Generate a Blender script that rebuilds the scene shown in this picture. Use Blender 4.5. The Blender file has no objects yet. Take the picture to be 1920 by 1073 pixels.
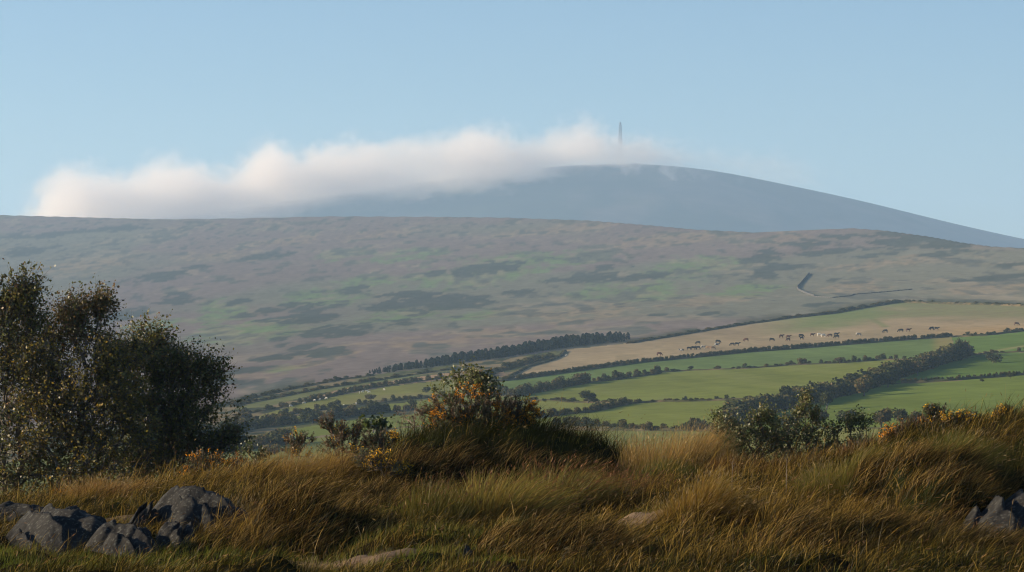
import bpy, math, random
import numpy as np

# ------------------------------------------------------------------ camera, sky, sun, exposure
scene = bpy.context.scene
COL = scene.collection
F = 5000.0                      # focal length in photo pixels (1920 wide); eye at the origin, horizon row 640
HX, HY = 960.0, 640.0
cam_data = bpy.data.cameras.new('camera')
cam_data.sensor_width = 36.0
cam_data.lens = 36.0 * F / 1920.0
cam_data.shift_y = (HY - 536.5) / 1920.0
cam_data.clip_start = 0.5
cam_data.clip_end = 60000.0
cam = bpy.data.objects.new('camera', cam_data)
cam.rotation_euler = (math.radians(90), 0, 0)
COL.objects.link(cam)
scene.camera = cam

SUN_AZ = math.radians(-87.0)    # from +Y (view direction) towards -X: low sun beyond the left edge of the picture
SUN_EL = math.radians(15.0)
world = bpy.data.worlds.new('World')
scene.world = world
world.use_nodes = True
wn = world.node_tree.nodes
wl = world.node_tree.links
bg = wn['Background']
sky = wn.new('ShaderNodeTexSky')
sky.sky_type = 'NISHITA'
sky.sun_disc = False
sky.sun_elevation = SUN_EL
sky.sun_rotation = SUN_AZ
sky.altitude = 600.0
sky.air_density = 1.0
sky.dust_density = 0.1
sky.ozone_density = 3.5
wl.new(sky.outputs[0], bg.inputs[0])
bg.inputs[1].default_value = 0.056

sun_data = bpy.data.lights.new('sun', 'SUN')
sun_data.energy = 5.0
sun_data.angle = math.radians(0.5)
sun_data.color = (1.0, 0.80, 0.54)
sun = bpy.data.objects.new('sun', sun_data)
sd = np.array([math.sin(SUN_AZ) * math.cos(SUN_EL), math.cos(SUN_AZ) * math.cos(SUN_EL), math.sin(SUN_EL)])
from mathutils import Vector
sun.rotation_euler = Vector(sd).to_track_quat('Z', 'Y').to_euler()
COL.objects.link(sun)

vs = scene.view_settings
vs.view_transform = 'Standard'
vs.look = 'None'
vs.exposure = 1.35
vs.gamma = 1.0
vs.use_curve_mapping = False
cy = scene.cycles
cy.use_denoising = True
cy.max_bounces = 10
cy.diffuse_bounces = 2
cy.glossy_bounces = 1
cy.transmission_bounces = 2
cy.transparent_max_bounces = 8
cy.volume_bounces = 8
cy.pixel_filter_type = 'BLACKMAN_HARRIS'
cy.filter_width = 1.15
cy.volume_step_rate = 0.2
cy.volume_max_steps = 256

# ------------------------------------------------------------------ helpers
rng = np.random.default_rng(11)
_LAT = np.random.default_rng(5).random((512, 512))


def vnoise(x, y):
    x = np.asarray(x, float); y = np.asarray(y, float)
    xi = np.floor(x).astype(int); yi = np.floor(y).astype(int)
    fx = x - xi; fy = y - yi
    fx = fx * fx * (3 - 2 * fx); fy = fy * fy * (3 - 2 * fy)
    a = _LAT[xi % 512, yi % 512]; b = _LAT[(xi + 1) % 512, yi % 512]
    c = _LAT[xi % 512, (yi + 1) % 512]; d = _LAT[(xi + 1) % 512, (yi + 1) % 512]
    return (a * (1 - fx) + b * fx) * (1 - fy) + (c * (1 - fx) + d * fx) * fy


def fbm(x, y, octv=4, gain=0.5):
    s = 0.0; a = 1.0; t = 0.0
    for k in range(octv):
        s = s + a * vnoise(x * 2 ** k + 37.1 * k, y * 2 ** k + 91.7 * k); t += a; a *= gain
    return s / t


def sstep(a, b, x):
    t = np.clip((np.asarray(x, float) - a) / (b - a), 0, 1)
    return t * t * (3 - 2 * t)


def P(px, py, d):
    """direction of a photo pixel taken out to depth d (metres along +Y)"""
    return np.array([(px - HX) / F * d, d, (HY - py) / F * d])


def mesh_np(name, verts, faces_flat, sizes, col=None, smooth=False):
    me = bpy.data.meshes.new(name)
    verts = np.asarray(verts, np.float32)
    me.vertices.add(len(verts)); me.vertices.foreach_set('co', verts.ravel())
    faces_flat = np.asarray(faces_flat, np.int32); sizes = np.asarray(sizes, np.int32)
    me.loops.add(len(faces_flat)); me.loops.foreach_set('vertex_index', faces_flat)
    me.polygons.add(len(sizes))
    starts = np.concatenate(([0], np.cumsum(sizes)[:-1])).astype(np.int32)
    me.polygons.foreach_set('loop_start', starts)
    me.polygons.foreach_set('loop_total', sizes)
    if smooth:
        me.polygons.foreach_set('use_smooth', np.ones(len(sizes), bool))
    if col is not None:
        at = me.attributes.new('Col', 'FLOAT_COLOR', 'POINT')
        c = np.ones((len(verts), 4), np.float32); c[:, :3] = col
        at.data.foreach_set('color', c.ravel())
    me.update(calc_edges=True)
    return me


def join_parts(parts):
    """parts: list of (verts, faces(list of equal-size index arrays), col or None) -> one tuple of arrays"""
    V = []; Fl = []; S = []; C = []; off = 0
    for v, f, c in parts:
        v = np.asarray(v, float); f = np.asarray(f, int)
        V.append(v); Fl.append((f + off).ravel()); S.append(np.full(len(f), f.shape[1])); off += len(v)
        C.append(np.broadcast_to(np.asarray(c if c is not None else (1, 1, 1), float), (len(v), 3)))
    return np.concatenate(V), np.concatenate(Fl), np.concatenate(S), np.concatenate(C)


def obj(name, me, mat=None, parent=None, loc=None):
    o = bpy.data.objects.new(name, me)
    COL.objects.link(o)
    if mat is not None and me is not None and len(me.materials) == 0:
        me.materials.append(mat)
    if parent is not None:
        o.parent = parent
    if loc is not None:
        o.location = loc
    return o


def tag(o, label=None, cat=None, group=None, kind=None):
    if label: o['label'] = label
    if cat: o['category'] = cat
    if group: o['group'] = group
    if kind: o['kind'] = kind
    return o


def empty(name, loc, label, cat, group=None):
    o = bpy.data.objects.new(name, None)
    o.empty_display_size = 0.2
    COL.objects.link(o)
    o.location = loc
    return tag(o, label, cat, group)


def tubes(p0, p1, r0, r1, n=5):
    """many tapered prisms at once"""
    p0 = np.asarray(p0, float); p1 = np.asarray(p1, float)
    N = len(p0)
    ax = p1 - p0
    ax /= np.maximum(np.linalg.norm(ax, axis=1, keepdims=True), 1e-9)
    ref = np.where(np.abs(ax[:, 2:3]) > 0.9, np.array([[1.0, 0, 0]]), np.array([[0, 0, 1.0]]))
    u = np.cross(ax, ref); u /= np.linalg.norm(u, axis=1, keepdims=True)
    w = np.cross(ax, u)
    a = np.arange(n) / n * 2 * np.pi
    ring = u[:, None, :] * np.cos(a)[None, :, None] + w[:, None, :] * np.sin(a)[None, :, None]
    v0 = p0[:, None] + ring * np.asarray(r0, float).reshape(-1, 1, 1)
    v1 = p1[:, None] + ring * np.asarray(r1, float).reshape(-1, 1, 1)
    V = np.concatenate([v0, v1], 1).reshape(-1, 3)
    i = np.arange(n); j = (i + 1) % n
    f = np.stack([i, j, j + n, i + n], 1)
    Fc = (f[None] + (np.arange(N) * 2 * n)[:, None, None]).reshape(-1, 4)
    return V, Fc


def leaf_quads(c, size, r, aspect=0.6, up=0.0, axis=None):
    """diamond leaves at centres c"""
    N = len(c)
    a = r.normal(size=(N, 3)) if axis is None else axis + r.normal(size=(N, 3)) * 0.35
    a[:, 2] += up
    a /= np.linalg.norm(a, axis=1, keepdims=True)
    b = r.normal(size=(N, 3)); b -= a * (a * b).sum(1, keepdims=True)
    b /= np.maximum(np.linalg.norm(b, axis=1, keepdims=True), 1e-9)
    s = np.asarray(size, float).reshape(-1, 1) * np.ones((N, 1))
    fold = np.cross(a, b) * s * 0.12
    V = np.stack([c - a * s * 0.5, c + b * s * aspect * 0.5 + fold, c + a * s * 0.5, c - b * s * aspect * 0.5 + fold], 1).reshape(-1, 3)
    Fc = np.arange(N * 4).reshape(N, 4)
    return V, Fc


# ------------------------------------------------------------------ materials
def new_mat(name):
    m = bpy.data.materials.new(name)
    m.use_nodes = True
    n = m.node_tree.nodes; n.clear()
    out = n.new('ShaderNodeOutputMaterial')
    return m, n, m.node_tree.links, out


def foliage_mat(name, trans=0.35, gloss=0.08, rough=0.4):
    m, n, l, out = new_mat(name)
    at = n.new('ShaderNodeAttribute'); at.attribute_name = 'Col'
    df = n.new('ShaderNodeBsdfDiffuse'); tr = n.new('ShaderNodeBsdfTranslucent')
    l.new(at.outputs['Color'], df.inputs['Color']); l.new(at.outputs['Color'], tr.inputs['Color'])
    mx = n.new('ShaderNodeMixShader'); mx.inputs[0].default_value = trans
    l.new(df.outputs[0], mx.inputs[1]); l.new(tr.outputs[0], mx.inputs[2])
    last = mx
    if gloss > 0:
        gl = n.new('ShaderNodeBsdfGlossy'); gl.inputs['Roughness'].default_value = rough
        gl.inputs['Color'].default_value = (1, 1, 1, 1)
        m2 = n.new('ShaderNodeMixShader'); m2.inputs[0].default_value = gloss
        l.new(mx.outputs[0], m2.inputs[1]); l.new(gl.outputs[0], m2.inputs[2])
        last = m2
    l.new(last.outputs[0], out.inputs['Surface'])
    return m


def rough_mat(name, c1, c2, scale=5.0, detail=6, bump=0.3, rough=0.9, bump_dist=0.02, c3=None, scale3=20):
    m, n, l, out = new_mat(name)
    b = n.new('ShaderNodeBsdfPrincipled'); b.inputs['Roughness'].default_value = rough
    b.inputs['Specular IOR Level'].default_value = 0.15
    tc = n.new('ShaderNodeTexCoord')
    no = n.new('ShaderNodeTexNoise'); no.inputs['Scale'].default_value = scale; no.inputs['Detail'].default_value = detail
    l.new(tc.outputs['Object'], no.inputs['Vector'])
    rp = n.new('ShaderNodeValToRGB')
    rp.color_ramp.elements[0].position = 0.32; rp.color_ramp.elements[0].color = (*c1, 1)
    rp.color_ramp.elements[1].position = 0.68; rp.color_ramp.elements[1].color = (*c2, 1)
    l.new(no.outputs['Fac'], rp.inputs[0])
    src = rp.outputs[0]
    if c3 is not None:
        n3 = n.new('ShaderNodeTexNoise'); n3.inputs['Scale'].default_value = scale3; n3.inputs['Detail'].default_value = 3
        l.new(tc.outputs['Object'], n3.inputs['Vector'])
        r3 = n.new('ShaderNodeValToRGB'); r3.color_ramp.elements[0].position = 0.56; r3.color_ramp.elements[1].position = 0.64
        l.new(n3.outputs['Fac'], r3.inputs[0])
        mx = n.new('ShaderNodeMixRGB'); l.new(r3.outputs[0], mx.inputs[0]); l.new(src, mx.inputs[1]); mx.inputs[2].default_value = (*c3, 1)
        src = mx.outputs[0]
    l.new(src, b.inputs['Base Color'])
    bp = n.new('ShaderNodeBump'); bp.inputs['Strength'].default_value = bump; bp.inputs['Distance'].default_value = bump_dist
    l.new(no.outputs['Fac'], bp.inputs['Height']); l.new(bp.outputs[0], b.inputs['Normal'])
    l.new(b.outputs[0], out.inputs['Surface'])
    return m


def land_mat(name, scale, amount, bump_d, scale2=None):
    """attribute colour with two octaves of ground mottling"""
    m, n, l, out = new_mat(name)
    at = n.new('ShaderNodeAttribute'); at.attribute_name = 'Col'
    df = n.new('ShaderNodeBsdfDiffuse'); df.inputs['Roughness'].default_value = 0.6
    tc = n.new('ShaderNodeTexCoord')
    no = n.new('ShaderNodeTexNoise'); no.inputs['Scale'].default_value = scale; no.inputs['Detail'].default_value = 8; no.inputs['Roughness'].default_value = 0.65
    l.new(tc.outputs['Object'], no.inputs['Vector'])
    mr = n.new('ShaderNodeMapRange'); mr.inputs[1].default_value = 0.3; mr.inputs[2].default_value = 0.7
    mr.inputs[3].default_value = 1 - amount; mr.inputs[4].default_value = 1 + amount
    l.new(no.outputs['Fac'], mr.inputs[0])
    mul = n.new('ShaderNodeVectorMath'); mul.operation = 'SCALE'
    l.new(at.outputs['Color'], mul.inputs[0]); l.new(mr.outputs[0], mul.inputs['Scale'])
    l.new(mul.outputs[0], df.inputs['Color'])
    bp = n.new('ShaderNodeBump'); bp.inputs['Strength'].default_value = 0.6; bp.inputs['Distance'].default_value = bump_d
    l.new(no.outputs['Fac'], bp.inputs['Height']); l.new(bp.outputs[0], df.inputs['Normal'])
    l.new(df.outputs[0], out.inputs['Surface'])
    return m


M_LAND = land_mat('moor_and_field_land', 0.12, 0.14, 0.3)
M_MOUNT = land_mat('mountain_land', 0.012, 0.25, 6.0)
M_SOIL = land_mat('knoll_soil', 3.0, 0.35, 0.05)
M_GRASS = foliage_mat('dry_grass', 0.34, 0.008, 0.45)
M_LEAF = foliage_mat('birch_leaf', 0.45, 0.035, 0.45)
M_GORSE = foliage_mat('gorse_foliage', 0.25, 0.04, 0.5)
M_FLOWER = foliage_mat('gorse_blossom', 0.35, 0.0)
M_FAR = foliage_mat('hedge_foliage', 0.25, 0.0)
M_BARK = rough_mat('birch_bark', (0.05, 0.04, 0.035), (0.16, 0.14, 0.12), 9, bump=0.5)
M_TWIG = rough_mat('dead_twig', (0.16, 0.12, 0.09), (0.3, 0.25, 0.2), 20)
M_ROCK = rough_mat('lichen_rock', (0.009, 0.009, 0.0095), (0.026, 0.0255, 0.025), 4.5, 10, 1.0, 0.9, 0.05, c3=(0.055, 0.056, 0.052), scale3=26)
M_STONE = rough_mat('field_stone', (0.05, 0.05, 0.05), (0.12, 0.118, 0.115), 1.2)
M_STEEL = rough_mat('mast_steel', (0.05, 0.052, 0.055), (0.09, 0.092, 0.095), 0.3, rough=0.6)

# ------------------------------------------------------------------ far land: hillside, fields, mountain
TILT = 0.06
_wd = np.array([(60, 2600), (100, 1700), (180, 1290), (300, 1050), (420, 905), (520, 850), (640, 800), (800, 750), (1000, 700),
                (1170, 660), (1400, 620), (1750, 570), (2150, 520), (2600, 470), (3000, 430), (3400, 396), (3900, 356), (4500, 310)], float)
_wd_ld = np.log(_wd[:, 0]); _wd_w = _wd[:, 1]


def W_of_d(d):
    return np.interp(np.log(d), _wd_ld, _wd_w)


def D_of_w(w):
    return np.exp(np.interp(-np.asarray(w, float), -_wd_w, _wd_ld))


_rx = np.array([-900, -400, 0, 150, 300, 450, 600, 800, 950, 1100, 1200, 1300, 1420, 1500, 1560, 1600, 1660, 1740, 1800, 1860, 1920, 2100, 2800], float)
_ry = np.array([380, 392, 403, 407, 411, 409, 405.5, 406, 408, 413, 421, 430, 436, 432, 429, 428, 432, 443, 454, 462, 465, 472, 500], float)


def ridge_py(px):
    return np.interp(px, _rx, _ry)


def far_z(x, d):
    """height of the hillside at x, d"""
    px = HX + F * x / d
    py = W_of_d(d) - TILT * (px - HX)
    rp = ridge_py(px)
    dr = D_of_w(rp + TILT * (px - HX))
    z_front = (HY - py) / F * d
    z_r = (HY - rp) / F * dr
    over = np.maximum(d - dr, 0)
    z_back = z_r + over * 0.012 - over * over * 0.00028
    z = np.where(d < dr, z_front, np.maximum(z_back, -62.0))
    amp = sstep(300, 1500, d) * 1.2
    z = z + amp * (fbm(x / 130.0, d / 260.0, 3) - 0.5) * 2 * sstep(0, 400, np.abs(d - dr) + 120)
    return z


def far_point(px, py):
    """ground point of the hillside seen at a photo pixel"""
    d = float(D_of_w(py + TILT * (px - HX)))
    x = (px - HX) / F * d
    return np.array([x, d, float(far_z(np.array(x), np.array(d)))])


H1 = [(-800, 960), (250, 800), (380, 768), (480, 742), (560, 724), (640, 709), (700, 702), (800, 690), (870, 679), (940, 671), (1000, 662), (1060, 655), (1180, 642), (1300, 621), (1400, 604),
      (1480, 594), (1560, 586), (1620, 576), (1690, 565), (1760, 567), (1840, 569), (1920, 573), (2700, 540)]
H2 = [(944, 713), (990, 707), (1100, 693), (1200, 680), (1300, 671), (1400, 662), (1480, 657), (1600, 647), (1700, 639), (1785, 633), (1850, 630), (1920, 622), (2700, 585)]
H3 = [(905, 737), (970, 742), (1000, 735), (1050, 725), (1100, 716), (1150, 712), (1220, 702), (1300, 695), (1400, 692), (1480, 686), (1570, 682), (1650, 676), (1740, 674), (1790, 673)]
FIELDS = {
    'pasture': [(944, 713), (960, 702), (990, 687), (1030, 676), (1052, 667), (1060, 655)] + H1[12:] + H2[::-1],
    'A': [(935, 716)] + H2[:10] + H3[::-1],
    'B': H3 + [(1760, 680), (1700, 698), (1600, 734), (1530, 744), (1450, 747), (1300, 752), (1230, 753), (1180, 756), (1070, 754), (1000, 752), (950, 750)],
    'C': [(930, 777), (1000, 752), (1070, 754), (1180, 757), (1130, 768), (1060, 777), (1000, 786)],
    'D': [(990, 788), (1060, 777), (1130, 768), (1180, 757), (1230, 754), (1450, 747), (1530, 745), (1480, 762), (1420, 778), (1380, 795), (1340, 803), (1240, 802), (1120, 801), (1060, 798), (980, 800)],
    'E': [(960, 806), (1120, 808), (1340, 809), (1400, 815), (1560, 803), (1920, 808), (2700, 780), (2700, 990), (900, 990)],
    'G': [(1785, 634), (1850, 631), (1920, 623), (2700, 586), (2700, 600), (1920, 661), (1830, 668), (1797, 672)],
    'F': [(1650, 719), (1700, 702), (1760, 684), (1830, 669), (1920, 662), (2700, 600), (2700, 640), (1920, 703), (1780, 714), (1725, 717)],
    'H': [(1390, 812), (1420, 783), (1500, 763), (1650, 722), (1725, 718), (1780, 715), (1920, 704), (2700, 640), (2700, 780), (1920, 803), (1560, 800)],
    'L1': [(440, 767), (480, 753), (560, 735), (660, 716), (760, 702), (800, 698), (770, 706), (700, 717), (600, 737), (500, 762)],
    'tan': [(556, 757), (640, 728), (760, 709), (840, 698), (940, 688), (950, 704), (840, 709), (740, 721), (640, 739)],
    'L2': [(470, 783), (560, 757), (640, 740), (740, 722), (840, 710), (935, 717), (905, 735), (800, 740), (720, 748), (600, 765), (500, 784)],
    'L3': [(430, 806), (560, 780), (700, 761), (900, 740), (950, 750), (760, 769), (640, 780), (560, 792), (450, 808)],
    'L4': [(430, 826), (560, 802), (660, 787), (770, 777), (960, 752), (930, 777), (990, 788), (900, 797), (770, 798), (640, 812), (540, 824)],
    'L5': [(-800, 1010), (300, 868), (440, 838), (540, 827), (640, 816), (770, 801), (960, 800), (900, 990), (-800, 1400)],
    'L6': [(-800, 990), (200, 840), (330, 830), (420, 812), (430, 826), (330, 848), (200, 870), (-800, 1010)],
}
GREEN = (0.105, 0.165, 0.036)
FCOL = {'pasture': (0.285, 0.222, 0.135), 'A': (0.105, 0.150, 0.050), 'B': (0.150, 0.172, 0.040), 'C': (0.158, 0.170, 0.045), 'D': (0.150, 0.172, 0.040),
        'E': (0.16, 0.165, 0.050), 'G': (0.090, 0.140, 0.036), 'F': (0.080, 0.126, 0.030), 'H': (0.118, 0.155, 0.034), 'L1': (0.13, 0.140, 0.058), 'tan': (0.26, 0.175, 0.105),
        'L2': (0.165, 0.170, 0.050), 'L3': (0.150, 0.170, 0.045), 'L4': (0.142, 0.168, 0.040), 'L5': (0.15, 0.165, 0.05), 'L6': (0.15, 0.165, 0.05)}
FNAME = {'pasture': 'pasture', 'tan': 'rough_field'}


def in_poly(px, py, poly):
    r = np.zeros(px.shape, bool)
    n = len(poly)
    for i in range(n):
        x0, y0 = poly[i]; x1, y1 = poly[(i + 1) % n]
        if y0 == y1: continue
        c = ((y0 > py) != (y1 > py)) & (px < (x1 - x0) * (py - y0) / (y1 - y0) + x0)
        r ^= c
    return r


def mixc(c, k, mask):
    return c * (1 - mask[..., None]) + np.asarray(k, float) * mask[..., None]


# (px, py, rx, ry) heather and bracken patches, grassy patches, on the moor face
HEATHER = [(545, 585, 75, 16), (600, 600, 60, 10), (640, 622, 90, 12), (575, 650, 40, 18), (720, 575, 50, 10), (840, 568, 85, 17), (770, 552, 50, 9), (900, 505, 80, 9),
           (660, 545, 35, 8), (770, 603, 40, 7), (530, 640, 30, 10), (480, 690, 60, 8), (520, 668, 45, 10), (640, 655, 60, 6), (450, 565, 30, 6), (970, 545, 40, 6),
           (1090, 520, 60, 7), (1150, 500, 40, 6), (330, 560, 50, 10), (300, 520, 60, 8), (240, 590, 40, 10), (100, 440, 90, 6), (220, 430, 60, 5), (60, 470, 60, 8),
           (1590, 450, 110, 15), (1690, 450, 120, 17), (1775, 456, 60, 10), (1560, 470, 60, 7), (1640, 478, 50, 5), (1440, 480, 45, 12), (1470, 500, 30, 8), (1775, 474, 60, 5), (1895, 496, 30, 4),
           (1440, 512, 25, 8), (1860, 520, 70, 4), (1560, 525, 14, 5), (1530, 572, 40, 4), (1240, 590, 20, 3), (1330, 588, 20, 3), (380, 500, 40, 5), (500, 480, 50, 5), (430, 715, 60, 6), (1200, 520, 50, 5)]
GRASSY = [(480, 620, 120, 26), (600, 560, 100, 22), (850, 520, 130, 22), (960, 500, 120, 30), (1040, 490, 90, 22), (760, 590, 100, 14), (680, 530, 70, 14), (900, 590, 60, 10),
          (1230, 545, 90, 18), (1300, 500, 100, 20), (420, 590, 60, 30), (1400, 545, 80, 15), (760, 480, 80, 14), (640, 480, 50, 12), (300, 610, 80, 20), (1120, 545, 60, 14), (530, 690, 50, 10)]
RUSSET = [(560, 450, 100, 10), (1060, 430, 150, 10), (1250, 450, 120, 12), (1480, 445, 60, 14), (1650, 495, 120, 8), (1850, 540, 120, 12), (1600, 540, 80, 10), (700, 650, 160, 14),
          (900, 630, 160, 14), (560, 685, 80, 8), (1100, 590, 150, 16), (1300, 570, 120, 10), (480, 705, 60, 8), (700, 440, 100, 8), (400, 480, 80, 12), (1750, 435, 40, 4), (150, 500, 100, 14), (1700, 480, 80, 3)]


def moor_colour(px, py, x, d):
    n1 = fbm(x / 90.0, d / 200.0, 5); n2 = fbm(x / 30.0 + 50, d / 90.0, 4); n3 = fbm(x / 300.0 + 9, d / 500.0 + 3, 3); n4 = fbm(x / 11.0 + 7, d / 45.0, 3); n5 = fbm(x / 5.0 + 17, d / 22.0 + 5, 3)
    c = np.ones(px.shape + (3,)) * np.array([0.225, 0.163, 0.122])
    c = mixc(c, (0.19, 0.185, 0.110), sstep(0.44, 0.60, n3) * 0.65)

    def blobs(lst, soft):
        m = np.full(px.shape, -1.3)
        for (bx, by, rx, ry) in lst:
            yy = py + 0.09 * (px - bx)
            q = ((px - bx) / rx) ** 2 + ((yy - by) / ry) ** 2
            m = np.maximum(m, 1.35 - q)
        return sstep(0.0, soft, m + (n2 - 0.5) * 2.8 + (n4 - 0.5) * 3.2 + (n5 - 0.5) * 1.6)
    c = mixc(c, (0.175, 0.215, 0.085), blobs(GRASSY, 1.5) * 0.95)
    c = mixc(c, (0.32, 0.215, 0.12), blobs(RUSSET, 1.4) * 0.6)
    c = mixc(c, (0.31, 0.23, 0.14), sstep(0.55, 0.68, n2) * 0.55)
    c = mixc(c, (0.13, 0.125, 0.09), sstep(0.54, 0.64, n4 * 0.5 + n2 * 0.5) * 0.8)
    c = mixc(c, (0.080, 0.085, 0.064), blobs(HEATHER, 0.9) * 0.9)
    c = mixc(c, (0.11, 0.105, 0.08), sstep(0.64, 0.74, n4) * 0.55)
    c = c * (0.84 + 0.32 * n5)[..., None]
    c = c * np.array([0.80, 0.91, 1.10])  # blue shift painted into the moor colour to pass for distance haze
    # scrubby strip just above the moor boundary
    hy = np.interp(px, [p[0] for p in H1], [p[1] for p in H1])
    c = mixc(c, (0.06, 0.066, 0.045), np.exp(-((py - hy + 4) / 5.0) ** 2) * sstep(0.40, 0.55, n2 + 0.1) * 0.8 * (np.sin(px / 57.0) > -0.8))
    return c


def build_far_land():
    pxs = np.concatenate([np.linspace(-900, -80, 40)[:-1], np.arange(-80, 2000, 2.8), np.linspace(2000, 2800, 40)])
    ds = np.concatenate([np.geomspace(60, D_of_w(880), 24)[:-1], D_of_w(np.arange(880, 570, -1.5)), D_of_w(np.arange(570, 330, -2.8)), np.geomspace(4290, 6200, 24)])
    PX, D = np.meshgrid(pxs, ds, indexing='xy')
    X = (PX - HX) / F * D
    Z = far_z(X, D)
    PY = W_of_d(D) - TILT * (PX - HX)
    # colours
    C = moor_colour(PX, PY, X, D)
    hy = np.interp(PX, [p[0] for p in H1], [p[1] for p in H1])
    below = PY > hy
    n2 = fbm(X / 14.0, D / 40.0, 4); n3 = fbm(X / 5.0, D / 16.0, 3)
    scrub = np.ones(C.shape) * np.array([0.10, 0.105, 0.045])
    scrub = mixc(scrub, (0.19, 0.15, 0.085), sstep(0.45, 0.6, n2)); scrub = mixc(scrub, (0.05, 0.058, 0.035), sstep(0.52, 0.62, n3))
    C = np.where(below[..., None], scrub, C)
    nr, nc = PX.shape
    idx = np.arange(nr * nc).reshape(nr, nc)
    quads = np.stack([idx[:-1, :-1], idx[:-1, 1:], idx[1:, 1:], idx[1:, :-1]], -1)
    cpx = (PX[:-1, :-1] + PX[1:, 1:]) / 2; cpy = (PY[:-1, :-1] + PY[1:, 1:]) / 2
    reg = np.zeros(cpx.shape, int)
    keys = list(FIELDS)
    for k, key in enumerate(keys):
        m = in_poly(cpx, cpy, FIELDS[key]) & (reg == 0)
        reg[m] = k + 1
    V = np.stack([X, D, Z], -1).reshape(-1, 3)
    for k in range(len(keys) + 1):
        q = quads[reg == k].reshape(-1, 4)
        if len(q) == 0: continue
        u, inv = np.unique(q, return_inverse=True)
        v = V[u]
        if k == 0:
            col = C.reshape(-1, 3)[u]
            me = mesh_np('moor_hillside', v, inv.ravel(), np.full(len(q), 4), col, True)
            tag(obj('moor_hillside', me, M_LAND), 'brown and mauve moorland hillside with dark heather patches', None, None, 'structure')
        else:
            key = keys[k - 1]
            base = np.array(FCOL[key]) * 1.0
            ux, ud = v[:, 0], v[:, 1]
            upx = PX.ravel()[u]; upy = PY.ravel()[u]
            a = fbm(ux / 40.0 + k, ud / 60.0, 4); b = fbm(ux / 9.0 + 3 * k, ud / 40.0, 3)
            t = fbm((ux * 0.35 + ud * 0.05) / 2.2 + 11 * k, (ud - ux * 0.7) / 120.0, 2)
            col = base[None] * (0.82 + 0.36 * a + 0.16 * (b - 0.5) + 0.26 * (t - 0.5))[:, None]
            if key == 'pasture':
                h1 = np.interp(upx, [p[0] for p in H1], [p[1] for p in H1])
                g = sstep(1380, 1560, upx) * (1 - sstep(12, 34, upy - h1 + (a - 0.5) * 34))
                col = mixc(col, (0.12, 0.165, 0.055), g * 0.9)
                g2 = np.exp(-(((upx - 1640) - (upy - 598) * 1.6) / 8.0) ** 2) * (upy < 612) * (upy > 588)
                col = mixc(col, (0.13, 0.165, 0.06), g2 * 0.7)
                col = mixc(col, (0.30, 0.20, 0.09), sstep(1650, 1900, upx) * sstep(606, 618, upy) * 0.6)
                col = mixc(col, (0.20, 0.16, 0.10), sstep(1560, 1800, upx) * (1 - sstep(600, 612, upy)) * 0.5)
                col = mixc(col, (0.17, 0.14, 0.08), sstep(0.6, 0.7, b) * 0.4)
            if key == 'A':
                col = mixc(col, (0.22, 0.17, 0.07), sstep(1740, 1765, upx) * 0.7)
            if key in ('D', 'B'):
                col = mixc(col, (0.17, 0.18, 0.06), sstep(0.55, 0.7, t) * 0.35)
            if key == 'G':
                ln = 664 - (upx - 1830) * 0.155
                col = mixc(col, (0.22, 0.20, 0.09), np.exp(-((upy - ln) / 1.6) ** 2) * 0.8)
            if key == 'tan':
                col = mixc(col, (0.10, 0.10, 0.05), sstep(0.55, 0.65, b) * 0.6)
            if key == 'L2':
                col = mixc(col, (0.19, 0.165, 0.075), sstep(0.5, 0.65, a) * 0.6)
            me = mesh_np('field', v, inv.ravel(), np.full(len(q), 4), col, True)
            tag(obj(FNAME.get(key, 'green_field'), me, M_LAND), None, None, None, 'structure')


build_far_land()

# the mountain, 8 km off
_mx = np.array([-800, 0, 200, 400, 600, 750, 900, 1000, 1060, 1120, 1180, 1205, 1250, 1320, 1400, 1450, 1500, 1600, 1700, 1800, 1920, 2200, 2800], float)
_my = np.array([520, 440, 420, 398, 370, 348, 328, 316, 311, 308.5, 307.5, 308, 310, 317, 332, 343, 353, 374, 399, 424, 450, 505, 600], float)
MD = 8000.0
_mfx = np.arange(-1400, 3400, 6.0)
_mfy = np.interp(_mfx, _mx, _my)
_mk = np.exp(-0.5 * (np.arange(-30, 31) / 9.0) ** 2); _mk /= _mk.sum()
_mfy = np.convolve(np.pad(_mfy, 30, mode='edge'), _mk, 'valid')


def mountain_z(x, d):
    xs = x / MD * F + HX
    zt = (HY - np.interp(xs, _mfx, _mfy)) / F * MD
    t = np.abs(d - MD)
    k = np.where(d < MD, 0.27, 0.20)
    z = zt - k * (np.sqrt(t * t + 160.0 ** 2) - 160.0)
    z = z + (fbm(x / 420.0, d / 500.0, 4) - 0.5) * 2 * 22 * sstep(50, 700, t)
    z = z + 6.0 * np.exp(-((xs - 1190) / 9.0) ** 2 - ((d - MD) / 40.0) ** 2)
    return np.maximum(z, -66.0)


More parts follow.
